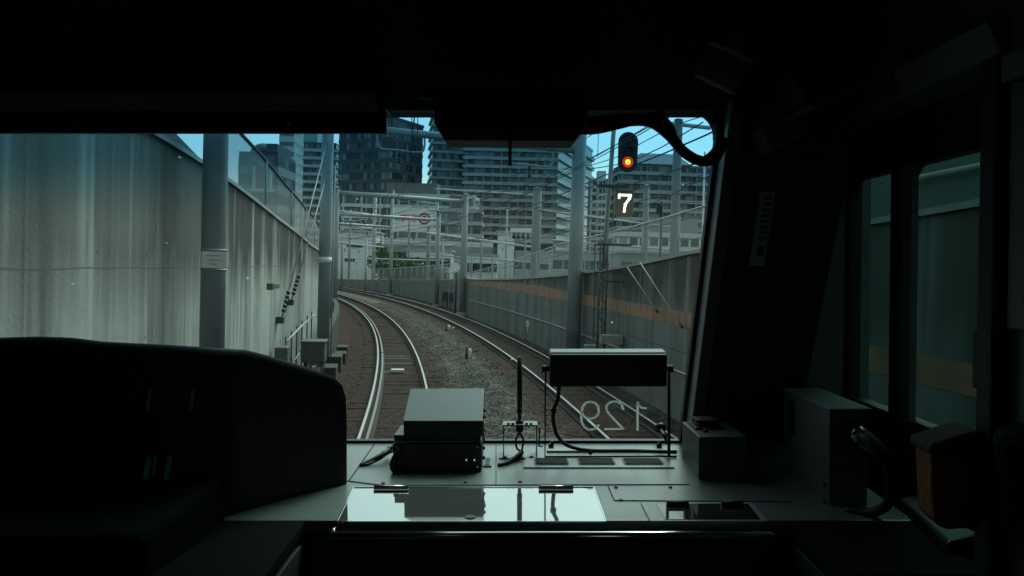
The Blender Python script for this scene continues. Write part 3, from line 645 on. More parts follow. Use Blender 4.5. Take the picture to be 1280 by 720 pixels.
def tower(label, px, py_top, Dd, width, depth, yaw=0, corner='L', fh=3.0, body=None, slab=None, win=None, out=.9, slabh=1.1, roof=True, bays=None, zb=0, pierm=None, top_extra=None, cat='building', z0=-.6):
    P = W(px, 334, Dd); top = W(px, py_top, Dd).z
    u = Vector((math.cos(yaw), math.sin(yaw), 0))
    org = Vector((P.x, P.y, z0)) - (u*width if corner == 'R' else Vector((0, 0, 0)))
    t = thing('apartment_building' if fh <= 3.3 else 'office_building', label, cat, org, rz=yaw)
    H = top-z0
    mb = MB(); mb.box(0, width, 0, depth, 0, H); mb.build('wall', body, t, local=True)
    n = min(95, int((H-1.0)/fh)); s0 = w0 = None; base = H-n*fh-.6
    for k in range(n):
        z = base+k*fh
        if w0 is None:
            mb = MB(); e = .05; mb.box(-e, width+e, -e, depth+e, 0, fh-slabh-.1); w0 = mb.build('window_band', win, t, local=True); w0.location = (0, 0, z+slabh)
            mb = MB()
            if out > .3:   # balcony: floor slab with upright parapet
                mb.box(-out, width+out, -out, depth+out, 0, .22); mb.box(-out, width+out, -out, -out+.12, .22, slabh); mb.box(width+out-.12, width+out, -out+.12, depth+out, .22, slabh); mb.box(-out, -out+.12, -out+.12, depth+out, .22, slabh)
            else: mb.box(-out, width+out, -out, depth+out, 0, slabh)
            s0 = mb.build('balcony' if out > .3 else 'floor_band', slab, t, local=True); s0.location = (0, 0, z)
        else:
            clone(w0, t, (0, 0, z+slabh)); clone(s0, t, (0, 0, z))
    if bays:
        pz = None
        for side in (0, 1):
            L_ = width if side == 0 else depth; nb = max(1, int(L_/bays))
            for k in range(nb+1):
                x = L_*k/nb; mb = MB(); o2 = out*.96+.03
                if side == 0: mb.box(x-.22, x+.22, -o2, .05, 0, H-.5)
                else: mb.box(width-.05, width+o2, x-.22, x+.22, 0, H-.5) if yaw < 0 else mb.box(-o2, .05, x-.22, x+.22, 0, H-.5)
                mb.build('pier', pierm or slab, t, local=True)
    if roof:
        mb = MB(); mb.box(-.3, width+.3, -.3, depth+.3, H-.55, H+.5); mb.build('parapet', pierm or slab, t, local=True)
        mb = MB(); mb.box(width*.3, width*.7, depth*.3, depth*.7, H+.5, H+4); mb.build('plant_room', body, t, local=True)
    return t, u, org, H
# left cluster
tg, u, org, H = tower('dull grey block with a pink sign seen through the left wall fence', 296, 189, 150, 7.4, 12, 0, fh=3.6, body=conc_d, slab=conc_g, win=bw2, out=.1, slabh=1.6, roof=False)
mb = MB(); cc = Vector((3.4, 4, H)); rings = [[cc+Vector((2.6*math.cos(q_)*math.cos(e_), 2.6*math.sin(q_)*math.cos(e_), 2.2*math.sin(e_))) for q_ in [i*2*math.pi/20 for i in range(20)]] for e_ in [j*math.pi/2/6 for j in range(6)]]
mb.strip(rings, closed=True, smooth=True); mb.build('roof_dome', conc_d, tg, local=True)
mb = MB(); mb.box(5.2, 7.3, -.2, 9, H, H+1.6); mb.build('roof_box', conc_d, tg, local=True)
sgn = thing('billboard', 'pink panel between white uprights on the grey block behind the left fence', 'billboard', W(327, 236, 147))
mb = MB(); c = W(328, 222, 147); mb.obox(c, Vector((1, 0, 0)), Vector((0, 1, 0)), uz, 1.1, .15, 2.0); mb.build('panel', mat('faded_pink', (.30, .09, .16), .6, noise=.3, scale=.8), sgn)
for dx in (-1.5, 1.5): mb = MB(); mb.obox(c+Vector((dx, 0, -.1)), Vector((1, 0, 0)), Vector((0, 1, 0)), uz, .28, .2, 2.2); mb.build('upright', conc_w, sgn)
mb = MB(); mb.obox(c-uz*2.3, Vector((1, 0, 0)), Vector((0, 1, 0)), uz, 2.2, .3, .25); mb.build('ledge', conc_w, sgn)
tower('slim pale tower with fine horizontal lines left of the banded block', 346, 112, 270, 4.9, 12, 0, fh=3.4, body=slab_w, slab=conc_w, win=teal_g, out=.12, slabh=1.9)
tower('wide block of pale horizontal bands under a pale teal roof box', 361, 177, 310, 17.5, 20, 0, fh=3.1, body=conc_d, slab=slab_w, win=bw2, out=.9, slabh=1.2, roof=False)
P = W(361, 177, 312); t = thing('roof_sign_box', 'pale teal box standing on top of the banded block', 'roof box', P)
mb = MB(); mb.box(P.x, P.x+11.3, P.y, P.y+10, P.z, P.z+5.5); mb.build('box', mat('pale_teal', (.25, .45, .46), .5, noise=.2, scale=.2), t)
tower('dark glassy tower with a brighter right side below the left blind end', 487, 147, 280, 24, 19, math.radians(-27), 'R', fh=3.7, body=g_dark, slab=conc_d, win=bw2, out=.15, slabh=1.3)
tower('tall blue dark tower just right of the narrow gap of sky', 537, 112, 300, 15, 18, math.radians(10), 'L', fh=3.3, body=g_dark, slab=slab_g, win=bw2, out=.6, slabh=1.0)
tower('broad apartment block with many pale balcony lines under the ceiling camera box', 579, 176, 285, 32, 16, math.radians(-2), 'L', fh=3.0, body=conc_d, slab=slab_g, win=bw1, out=1.1, slabh=1.15, bays=6.4, pierm=conc_g)
tower('teal building whose white slanting balcony lines fall to the right', 690, 152, 300, 30, 74, math.radians(-16.4), 'R', fh=4.4, body=teal_g, slab=mat('stripe_white', (.50, .60, .60), .6, noise=.15, scale=.2), win=teal_g, out=1.0, slabh=1.7)
tower('slender white apartment tower left of the figure seven', 736, 224, 330, 9, 10, 0, fh=3.1, body=conc_w, slab=conc_w, win=bw3, out=.35, slabh=1.3, bays=3, pierm=conc_w)
tr_, u, org, H = tower('wide grey apartment block with a hipped roof behind the signal', 773, 204, 262, 50, 16, math.radians(3), fh=3.05, body=conc_g, slab=slab_g, win=bw1, out=1.2, slabh=1.15, bays=7.2, pierm=conc_g, roof=False)
mb = MB(); mb.hexa([(4, -1, H+.02), (23, -1, H+.02), (23, 15, H+.02), (4, 15, H+.02), (7, 4, H+4.2), (19, 4, H+4.2), (19, 10, H+4.2), (7, 10, H+4.2)]); mb.build('roof', mat('roof_slate', (.07, .12, .15), .6, noise=.2, scale=.3), tr_, local=True)
tower('long flat roofed block low behind the signal mast', 770, 292, 170, 26, 12, 0, fh=3.3, body=conc_g, slab=slab_w, win=bw3, out=.15, slabh=1.5)
tower('grey block rising dimly behind the pale poles left of the balcony block', 428, 242, 230, 38, 14, math.radians(-3), fh=3.2, body=brownf, slab=slab_w, win=bw1, out=.7, slabh=1.0, bays=5)
tower('dim brown office block behind the billboard', 540, 262, 200, 12, 10, 0, fh=3.1, body=brownf, slab=slab_g, win=bw1, out=.5, slabh=1.0)
# low rise behind the far wall
def low(label, px0, px1, py, Dd, depth, m, fh=3.0, wins=True, roofm=None, yaw=0, zb=-.6, wcol=None, cols=None):
    P = W(px0, 334, Dd); Q = W(px1, 334, Dd); top = W((px0+px1)/2, py, Dd).z; wd = (Q-P).length
    t = thing('low_building', label, 'building', (P.x, P.y, zb), rz=yaw); H = top-zb
    mb = MB(); mb.box(0, wd, 0, depth, 0, H); mb.build('wall', m, t, local=True)
    mb = MB(); mb.box(-.25, wd+.25, -.25, depth, H+.002, H+.3); mb.build('roof', roofm or slab_g, t, local=True)
    if wins:
        nf = max(1, int((H-1)/fh)); nc = cols or max(2, int(wd/2.4))
        for f_ in range(nf):
            for c in range(nc):
                if random.random() < .12: continue
                z = H-1.0-f_*fh-1.3; x = (c+.5)*wd/nc
                if z < 1.2: continue
                mb = MB(); mb.box(x-.62, x+.62, -.06, .02, z, z+1.25); wv = mb.build('window', wcol or winm, t, local=True)
                mb = MB(); mb.box(x-.7, x+.7, -.12, .01, z-.12, z-.01); mb.build('sill', conc_w, wv, local=True)
    return t, wd, H
lo1, wd, H = low('plain white building with dark slots at the left behind the bend', 410, 466, 290, 125, 10, conc_w, wins=False)
for x0, x1, z in ((2.6, 4.2, 3.4), (2.9, 5.4, H-2.4), (.8, 1.6, 5.2)):
    mb = MB(); mb.box(x0, x1, -.06, .02, z, z+.55); mb.build('window', winm, lo1, local=True)
low('pale house with a row of dark windows behind the trees', 508, 562, 314, 118, 8, conc_w, cols=6)
low('pale shop row behind the round white sign', 582, 621, 320, 112, 8, conc_w, cols=4)
low('plain white tall annex left of the roof vents', 621, 642, 291, 122, 9, conc_w, wins=False)
low('light grey building right under the roof vents', 643, 690, 296, 128, 10, mat('annex_grey', (.36, .39, .38), .7, noise=.15, scale=.3), cols=5)
low('pale green building with wide windows between the thick pole and the mast', 690, 772, 316, 105, 10, mat('pale_green', (.33, .38, .35), .7, noise=.15, scale=.3), cols=6)
low('grey shed right of the signal mast behind the wall fence', 775, 905, 318, 90, 10, conc_g, cols=8)
vt = thing('roof_vents', 'white roof rack holding a row of five dark vents', 'roof vents', W(636, 300, 120))
mb = MB(); a0 = W(638, 289, 120); a1 = W(668, 289, 120); mb.box(a0.x, a1.x, 118.6, 119.8, a0.z-.2, a0.z+.5); mb.build('rack', conc_w, vt)
for k in range(5):
    x = a0.x+.5+k*.72; mb = MB(); mb.tube([(x, 118.4, a0.z-1.15), (x, 118.4, a0.z-.2)], [.26, .06], 8); mb.build('vent', black_p, vt)
for x in (a0.x+.2, a1.x-.2): mb = MB(); mb.box(x-.08, x+.08, 118.7, 119, a0.z-1.6, a0.z-.22); mb.build('support', conc_w, vt)
# billboard with faded red writing
bb = thing('billboard', 'white rooftop billboard with faded red lettering and a red ring', 'billboard', W(520, 300, 150))
mb = MB(); a0 = W(490, 259, 150); a1 = W(545, 291, 150); mb.box(a0.x, a1.x, 150, 150.3, a1.z, a0.z); bbp = mb.build('panel', conc_w, bb)
segs = []
oc = Vector((a0.x, 149.99, a0.z))
def ring_(cx, cz, r, n=14): return [(cx+r*math.cos(2*math.pi*k/n), cz+r*math.sin(2*math.pi*k/n)) for k in range(n+1)]
segs = [ring_(6.2, -2.0, .95), ring_(6.2, -2.0, .35), [(1.6, -1.5), (2.6, -1.5), (2.1, -2.6)], [(3.0, -1.4), (3.9, -1.4)], [(3.0, -2.0), (3.9, -2.0), (3.5, -2.8)], [(4.3, -1.3), (4.3, -2.7)], [(4.0, -1.8), (5.0, -1.7)]]
mb = MB(); strokes(mb, segs, oc, Vector((1, 0, 0)), uz, Vector((0, -1, 0)), .34, .02); mb.build('lettering', mat('faded_red', (.62, .10, .12), .6), bbp)
for x in (a0.x+.5, (a0.x+a1.x)/2, a1.x-.5):
    mb = MB(); mb.tube([(x, 150.6, -.6), (x, 150.6, a1.z+.3)], .15, 6); mb.build('upright', darksteel, bb)
# elevated deck
dk = thing('railway_viaduct', 'long low viaduct deck with dark underside behind the far fence', 'viaduct', W(560, 316, 135))
mb = MB(); p0 = W(440, 308, 150); p1 = W(632, 316, 132); d = (p1-p0).normalized(); n_ = Vector((-d.y, d.x, 0))
mb.obox((p0+p1)/2, d, n_, uz, (p1-p0).length/2, 4, .7); mb.build('deck', conc_g, dk)
mb = MB(); mb.obox((p0+p1)/2-n_*3.9+uz*1.1, d, n_, uz, (p1-p0).length/2, .08, .4); mb.build('parapet', slab_w, dk)
for k in range(7):
    c = p0+(p1-p0)*(k+.3)/7; mb = MB(); mb.box(c.x-.5, c.x+.5, c.y-3, c.y+3, -.6, c.z-.7); mb.build('pier', conc_g, dk)
# far catenary structures on other lines
k = 0
def tint(px): return
places = ['left of the white building', 'over the white building', 'right of the white building', 'before the trees', 'behind the billboard', 'over the pale house', 'over the round sign', 'left of the roof vents', 'behind the roof vents', 'left of the thick pole']
far = [(417, 236, 62, 3.2), (436, 262, 95, 3), (467, 246, 88, 5), (475, 290, 105, 3), (534, 284, 92, 5), (545, 250, 120, 3), (552, 300, 90, 3), (600, 300, 80, 2.6), (632, 262, 85, 2.6), (655, 292, 75, 2.6), (614, 318, 70, 2.4), (426, 305, 80, 3), (456, 300, 78, 3), (510, 268, 110, 3), (588, 322, 66, 2)]
labs = ['slim grey pole nearest right of the banded left pole', 'short slim pole over the left half of the white building', 'stouter grey pole at the right edge of the white building', 'thin pole beside the green tree left edge', 'stout pole below the billboard right end', 'thin tall pole right of the billboard', 'thin short pole left of the round sign', 'thin pole right of the pale near pole', 'tall thin pole left of the roof vents', 'thin pole in front of the roof vents', 'thin short pole behind the striped wall top', 'short dark pole in front of the white building left part', 'short dark pole in front of the white building right part', 'thin pole through the middle of the billboard', 'shortest thin pole next to the round sign']
for (px, py, Dd, wpx), lab in zip(far, labs):
    b_ = W(px, 334, Dd); tp = W(px+2, py, Dd); b_ = Vector((tp.x, tp.y, -.6)); pole(lab, b_, tp, wpx/2/F*Dd, random.choice((pole_m, galv, conc_g)), group='poles of the lines beyond the wall', extras=False)
pole('wide grey pole behind the wall fence left of the thick pole', Vector((W(670, 300, 45).x, 45, 0)), Vector((W(670, 300, 45).x, 45, W(670, 236, 45).z)), .28, conc_g, extras=True)
pole('wide grey pole behind the wall fence near the windscreen edge', Vector((W(843, 300, 34).x, 34, 0)), Vector((W(843, 300, 34).x, 34, W(843, 150, 34).z)), .2, conc_g)
pole('faint grey pole behind the wall fence right of the signal', Vector((W(806, 300, 48).x, 48, 0)), Vector((W(806, 300, 48).x, 48, W(806, 232, 48).z)), .2, conc_g)
pL = pole('dark slim lamp pole between the two right poles', Vector((W(826, 300, 36).x, 36, 0)), Vector((W(826, 300, 36).x, 36, W(826, 252, 36).z)), .06, darksteel, extras=False)
mb = MB(); c = W(824, 262, 36); mb.obox(c, Vector((1, 0, 0)), Vector((0, 1, 0)), uz, .13, .1, .22); mb.build('lamp_head', black_p, pL)
pole('pale thin post at the right windscreen edge', Vector((W(879, 300, 30).x, 30, 0)), Vector((W(881, 190, 30).x, 30, W(881, 190, 30).z)), .035, white_p, extras=False)
fb = [((417, 263, 66), (484, 271, 72), .1, 'pale short beam left of the billboard'), ((417, 280, 90), (470, 286, 95), .08, 'thin pale beam above the white building'), ((414, 303, 80), (480, 309, 84), .07, 'dark thin beam across the white building'), ((534, 291, 92), (668, 309, 80), .12, 'long pale beam across the lower balcony block'), ((545, 236, 120), (672, 244, 110), .13, 'pale beam across the middle of the balcony block'), ((534, 318, 92), (690, 330, 78), .08, 'thin beam just above the striped wall'), ((670, 262, 45), (845, 285, 40), .05, 'thin beam behind the thick pole and signal mast'), ((488, 245, 110), (545, 255, 108), .1, 'pale beam above the billboard'), ((420, 322, 100), (560, 326, 96), .07, 'low thin beam in front of the pale house'), ((690, 300, 60), (880, 316, 52), .06, 'low beam behind the fence right of the thick pole'), ((800, 150, 34), (888, 160, 34), .09, 'pipe beam between the signal and the windscreen corner')]
for p0, p1, r_, lab in fb:
    a_, b_ = W(*p0), W(*p1); L_ = (b_-a_).length
    beam(lab, a_, b_, r_, tuple((L_*q_, .5) for q_ in (.15, .42, .7)) if L_ > 5 and r_ > .065 else (), random.choice((galv, slab_w)))
names_w = ['lowest', 'second lowest', 'third lowest', 'fourth lowest', 'fifth lowest', 'sixth lowest', 'seventh lowest', 'eighth lowest', 'ninth lowest', 'tenth lowest', 'eleventh lowest', 'twelfth lowest']
for k in range(12):
    zz = 4.6+k*.42; o = 10+(k*5 % 7)*2.1
    pts = [A(25+i*3.5, o, zz+.25*math.cos(i*1.3+k)) for i in range(28)]
    wire('%s of the far thin wires beyond the striped wall' % names_w[k], pts, .022, group='far wires of the other lines')
for k, (p0, p1, lab) in enumerate((((540, 342, 70), (770, 300, 40), 'long thin cable climbing right behind the thick pole'), ((420, 296, 85), (620, 300, 80), 'thin cable across the white building and trees'), ((690, 287, 50), (890, 218, 26), 'cable climbing to the right behind the figure seven'), ((575, 290, 80), (760, 225, 36), 'cable crossing the balcony block lower half'))):
    a_, b_ = W(*p0), W(*p1); wire(lab, [a_.lerp(b_, t/10)-uz*.5*math.sin(math.pi*t/10) for t in range(11)], .02, group='far wires of the other lines')
# ---------------------------------------------------------------- trees beyond the bend
leafm = mat('tree_leaves', (.09, .16, .06), .7, col2=(.045, .085, .035), scale=.9)
bark = mat('tree_bark', (.08, .065, .05), .9)
def tree(label, base, h, w_, n):
    t = thing('tree', label, 'tree', base, 'trees beyond the bend'); rnd = random.Random(hash(label) % 1000 if False else len(label)*7)
    mb = MB(); mb.tube([base, base+uz*h*.5, base+uz*h*.8], [.14, .09, .04], 8)
    cl = []
    for k in range(9):
        a = rnd.random()*6.28; r_ = rnd.uniform(.2, 1)*w_*.5; c = base+Vector((math.cos(a)*r_, math.sin(a)*r_, h*rnd.uniform(.35, .92))); cl.append((c, rnd.uniform(.22, .4)*w_))
        mb.tube([base+uz*h*rnd.uniform(.3, .55), c], [.05, .02], 5)
    mb.build('trunk', bark, t); mb = MB()
    for i in range(n):
        c, r_ = rnd.choice(cl); v = Vector((rnd.gauss(0, 1), rnd.gauss(0, 1), rnd.gauss(0, .8))).normalized()*r_*rnd.uniform(.5, 1.1)
        p = c+v; s_ = rnd.uniform(.09, .19); a = Vector((rnd.uniform(-1, 1), rnd.uniform(-1, 1), rnd.uniform(-1, 1))).normalized(); b_ = a.cross(Vector((rnd.uniform(-1, 1), 1, .3))).normalized()
        mb.add([p-a*s_, p+b_*s_*.6, p+a*s_, p-b_*s_*.6], [(0, 1, 2, 3)])
    mb.build('crown', leafm, t)
for lab, px, Dd, h, w_ in (('dark green tree right of the white building', 478, 104, 5.6, 3.4), ('low green bushy tree behind the slim pale pole', 499, 103, 3.6, 4.0), ('green tree in front of the pale house', 518, 106, 3.9, 4.2), ('small green tree left of the round sign', 541, 100, 3.2, 3.4)):
    p = W(px, 334, Dd); tree(lab, Vector((p.x, p.y, -.6)), h, w_, 2600)
# ================================================================ the driving cab
cab_d = mat('cab_dark_paint', (.035, .042, .042), .55, noise=.25, scale=3)
cab_w = mat('cab_wall_paint', (.26, .29, .28), .5, noise=.2, scale=2)
cab_blk = mat('cab_black', (.008, .009, .009), .5)
desk_m = mat('desk_grey', (.165, .21, .205), .34, .15, noise=.12, scale=2.5, bump=.02, bscale=60)
trim_m = mat('trim_grey', (.30, .33, .33), .45, .1, noise=.2, scale=6)
boxp = mat('box_grey_paint', (.115, .155, .175), .5, .1, noise=.1, scale=6, bump=.04, bscale=160)
rubber = mat('black_rubber', (.010, .011, .011), .55)
steel = mat('brushed_steel', (.55, .57, .57), .16, .95)
seam_m = mat('seam_dark', (.012, .014, .014), .8)
def st(mb, name, m, bevel=0): return tag(mb.build(name, m, cab=True, bevel=bevel), kind='structure')
XL, XR = -1.86, 1.0
# shell
mb = MB(); mb.box(-1.95, 1.25, -1.2, 2.6, -1.56, -1.5); st(mb, 'floor', cab_blk)
mb = MB(); mb.box(-1.95, 1.25, -1.2, 2.6, .95, 1.0); st(mb, 'ceiling', cab_d)
mb = MB()   # rear partition; unseen opening added and sized to let light into the cab
for q in ((-1.95, -.3, -1.5, .95), (.3, 1.25, -1.5, .95), (-.3, .3, -1.5, .05), (-.3, .3, .40, .95)): mb.box(q[0], q[1], -1.25, -1.2, q[2], q[3])
st(mb, 'wall_rear', cab_blk)
mb = MB()   # left wall; unseen driver's side window, added and sized for its light
for q in ((-1.2, .9, -1.5, .95), (1.25, 2.9, -1.5, .95), (.9, 1.25, -1.5, -.1), (.9, 1.25, .35, .95)): mb.box(-1.95, -1.90, q[0], q[1], q[2], q[3])
st(mb, 'wall_left', cab_d)
# front bulkhead in the plane of the windscreen, around the opening
def wsp(x, z, off=0): return Vector((x, wsy(z)-off, z))
ZT = WS(600, 142)[2]; ZB = -.598
XG = .572
def wslab(mb, x0, x1, z0, z1, o0, o1):
    mb.hexa([wsp(x0, z0, o1), wsp(x1, z0, o1), wsp(x1, z0, o0), wsp(x0, z0, o0), wsp(x0, z1, o1), wsp(x1, z1, o1), wsp(x1, z1, o0), wsp(x0, z1, o0)]); return mb
mb = MB(); wslab(mb, -1.9, XG+.0695, ZT, 1.05, -.06, .05); st(mb, 'front_header', cab_d)
mb = MB(); wslab(mb, XG+.07, .955, -1.5, 1.05, -.06, .05); mb.prism([Vector((.94, wsy(.45)+.061, .45)), Vector((.94, 2.95, .45)), Vector((.94, 2.95, -.9)), Vector((.94, wsy(-.9)+.061, -.9))], (.014, 0, 0)); st(mb, 'front_pillar', cab_d)
mb = MB(); mb.box(-1.9, 1.2, 2.66, 2.75, -1.5, -.63); st(mb, 'front_panel_lower', cab_blk)
mb = MB(); wslab(mb, -1.95, -1.84, ZB-.1, 1.05, -.06, .05); st(mb, 'front_pillar', cab_d)
# windscreen
def sym_fresnel(N, L, f0):
    lw = N.new('ShaderNodeLayerWeight'); lw.inputs[0].default_value = .5
    pw = N.new('ShaderNodeMath'); pw.operation = 'POWER'; L.new(lw.outputs['Facing'], pw.inputs[0]); pw.inputs[1].default_value = 5
    ma = N.new('ShaderNodeMath'); ma.operation = 'MULTIPLY_ADD'; L.new(pw.outputs[0], ma.inputs[0]); ma.inputs[1].default_value = .9; ma.inputs[2].default_value = f0
    return ma
def glass_mat():
    m = bpy.data.materials.new('windscreen_glass'); m.use_nodes = True; t = m.node_tree; L = t.links; N = t.nodes; N.remove(N['Principled BSDF'])
    uv = N.new('ShaderNodeUVMap'); sx = N.new('ShaderNodeSeparateXYZ'); L.new(uv.outputs[0], sx.inputs[0])
    mr = N.new('ShaderNodeMapRange'); mr.interpolation_type = 'SMOOTHSTEP'; mr.inputs[1].default_value = .10; mr.inputs[2].default_value = .36; L.new(sx.outputs[1], mr.inputs[0])
    mx = N.new('ShaderNodeMix'); mx.data_type = 'RGBA'; L.new(mr.outputs[0], mx.inputs[0])
    mx.inputs[6].default_value = (.82, .94, .90, 1); mx.inputs[7].default_value = (.385, .65, .735, 1)   # per face
    tr = N.new('ShaderNodeBsdfTransparent'); L.new(mx.outputs[2], tr.inputs[0])
    gl = N.new('ShaderNodeBsdfGlossy'); gl.inputs['Roughness'].default_value = .0
    fr = sym_fresnel(N, L, .022)
    ms = N.new('ShaderNodeMixShader'); L.new(fr.outputs[0], ms.inputs[0]); L.new(tr.outputs[0], ms.inputs[1]); L.new(gl.outputs[0], ms.inputs[2])
    # dust and dried drops on the pane
    df = N.new('ShaderNodeBsdfDiffuse'); df.inputs[0].default_value = (.7, .75, .75, 1); tl = N.new('ShaderNodeBsdfTranslucent'); tl.inputs[0].default_value = (.7, .75, .75, 1); ad = N.new('ShaderNodeAddShader'); L.new(df.outputs[0], ad.inputs[0]); L.new(tl.outputs[0], ad.inputs[1])
    vo = N.new('ShaderNodeTexVoronoi'); vo.inputs['Scale'].default_value = 22; L.new(uv.outputs[0], vo.inputs['Vector'])
    vc = N.new('ShaderNodeSeparateColor'); L.new(vo.outputs['Color'], vc.inputs[0])
    rad = N.new('ShaderNodeMapRange'); rad.inputs[1].default_value = .93; rad.inputs[2].default_value = 1; rad.inputs[3].default_value = 0; rad.inputs[4].default_value = .085; L.new(vc.outputs[0], rad.inputs[0])
    lt = N.new('ShaderNodeMath'); lt.operation = 'LESS_THAN'; L.new(vo.outputs['Distance'], lt.inputs[0]); L.new(rad.outputs[0], lt.inputs[1])
    no = N.new('ShaderNodeTexNoise'); no.inputs['Scale'].default_value = 3; no.inputs['Detail'].default_value = 5; L.new(uv.outputs[0], no.inputs['Vector'])
    film = N.new('ShaderNodeMapRange'); film.inputs[1].default_value = .3; film.inputs[2].default_value = .8; film.inputs[3].default_value = .0; film.inputs[4].default_value = .0025; L.new(no.outputs[0], film.inputs[0])
    sp = N.new('ShaderNodeMath'); sp.operation = 'MULTIPLY_ADD'; L.new(lt.outputs[0], sp.inputs[0]); sp.inputs[1].default_value = .22; L.new(film.outputs[0], sp.inputs[2])
    m2 = N.new('ShaderNodeMixShader'); L.new(sp.outputs[0], m2.inputs[0]); L.new(ms.outputs[0], m2.inputs[1]); L.new(ad.outputs[0], m2.inputs[2]); L.new(m2.outputs[0], N['Material Output'].inputs[0])
    return m
wsx = thing('windscreen', 'wide front windscreen with a blue tinted upper band and white mirrored 129', 'windscreen', (0, 2.7, -.6), cab=True)
mb = MB(); p = [wsp(-1.85, ZB-.02, .0), wsp(XG+.01, ZB-.02, .0), wsp(XG+.01, ZT+.03, .0), wsp(-1.85, ZT+.03, .0)]; b_ = [q+Vector((0, .006, 0)) for q in p]
uvq = [(-1.85, ZB-.02), (XG+.01, ZB-.02), (XG+.01, ZT+.03), (-1.85, ZT+.03)]
mb.add(p+b_, [(0, 1, 2, 3), (7, 6, 5, 4)], uv=[uvq, uvq[::-1]]); mb.build('glass', glass_mat(), wsx, cab=True)
mb = MB(); wslab(mb, -1.9, XG+.02, ZB-.012, ZB+.008, .0, .03); mb.build('gasket', rubber, wsx, cab=True)
mb = MB(); wslab(mb, XG, XG+.0124, ZB+.009, ZT+.02, .0, .03); mb.build('gasket', rubber, wsx, cab=True)
mb = MB(); wslab(mb, XG+.0125, XG+.019, ZB-.01, ZT+.02, -.01, .105); wslab(mb, XG+.0125, XG+.085, ZB-.01, ZT+.02, -.01, .03)
mb.build('side_trim', trim_m, wsx, cab=True, bevel=.006)
# rounded upper right corner of the opening
mb = MB(); r_ = .07; pl_ = [wsp(XG+.001, ZT+.001, .02), wsp(XG+.001, ZT-r_, .02)]+[wsp(XG+.001-r_+r_*math.cos(t), ZT-r_+r_*math.sin(t), .02) for t in [i*math.pi/2/8 for i in range(9)]]
mb.prism(pl_, (0, .03, 0)); mb.build('corner_gasket', rubber, wsx, cab=True)
def strokes3(mb, pl3, n_, wd, th):
    for P, Q in zip(pl3, pl3[1:]):
        d = Q-P; L_ = d.length; d.normalize(); s_ = n_.cross(d).normalized(); mb.obox((P+Q)/2, d, s_, n_, L_/2+wd*.3, wd/2, th/2)
decal = bpy.data.materials.new('etched_white_film'); decal.use_nodes = True; N_ = decal.node_tree.nodes; N_.remove(N_['Principled BSDF'])
q_ = N_.new('ShaderNodeBsdfTranslucent'); q_.inputs[0].default_value = (.23, .24, .235, 1); q2_ = N_.new('ShaderNodeBsdfTransparent'); q2_.inputs[0].default_value = (.35, .35, .35, 1); q3_ = N_.new('ShaderNodeAddShader')
decal.node_tree.links.new(q_.outputs[0], q3_.inputs[0]); decal.node_tree.links.new(q2_.outputs[0], q3_.inputs[1]); decal.node_tree.links.new(q3_.outputs[0], N_['Material Output'].inputs[0])
nrm = Vector((0, 1, .469)).normalized()
nine = [(275, 540), (270, 510), (252, 492), (232, 488), (208, 494), (192, 515), (189, 540), (198, 560), (215, 572), (235, 574), (255, 567), (270, 553), (275, 540)]
nine2 = [(189, 540), (186, 565), (189, 592), (200, 614), (222, 628), (250, 626), (274, 606)]
two = [(396, 526), (388, 502), (370, 489), (350, 487), (325, 494), (311, 510), (313, 530), (325, 550), (397, 624), (304, 626)]
one = [(468, 630), (468, 490), (474, 508), (490, 519), (511, 521)]
for lab, gl in (('mirrored_nine', [nine, nine2]), ('mirrored_two', [two]), ('mirrored_one', [one])):
    mb = MB()
    for g in gl: strokes3(mb, [WS(680+x/4, 380+y/4, .006) for x, y in g], nrm, .0078, .001)
    mb.build(lab, decal, wsx, cab=True)
# right wall with door opening (inner lining at x=1.0, door leaf farther out)
mb = MB()
mb.box(.955, 1.2, 2.64, 2.9, -1.5, .434); mb.box(.956, 1.2, 2.0, 2.9, .435, .95); mb.box(1.0, 1.2, .2, 1.64, -1.5, .95) ; mb.box(1.0, 1.2, -1.2, .2, -1.5, .95); mb.box(1.0, 1.2, 1.64, 1.999, .435, .95)
st(mb, 'wall_right', cab_w)
sd_ = thing('side_door', 'grey side door with two dim green sliding window panes', 'door', (1.12, 2.2, -1.4), cab=True)
XD = 1.12
def sp_(px, py, x=XD):        # point on the plane x = const in the cab
    r = rotp(((px-640)/F, 1, -(py-360)/F)); return r*(x/r[0])
y0 = sp_(1236, 300)[1]; y1 = sp_(1062, 300)[1]; zt = .285; zb = -.43
mb = MB(); mb.box(XD, XD+.04, 1.6, y0, -1.5, .6); mb.box(XD, XD+.04, y1, 2.8, -1.5, .6); mb.box(XD, XD+.04, y0, y1, zt, .6); mb.box(XD, XD+.04, y0, y1, -1.5, zb)
mb.build('door_leaf', cab_d, sd_, cab=True)
ym0 = sp_(1134, 300)[1]; ym1 = sp_(1118, 300)[1]
mb = MB(); mb.box(XD-.012, XD+.03, ym0, ym1, zb, zt); mb.build('mullion', cab_blk, sd_, cab=True)
ym2 = sp_(1148, 300)[1]
mb = MB(); mb.box(XD-.02, XD-.001, ym2, ym0-.001, zb, zt); mb.build('sash_rail', trim_m if False else cab_w, sd_, cab=True)
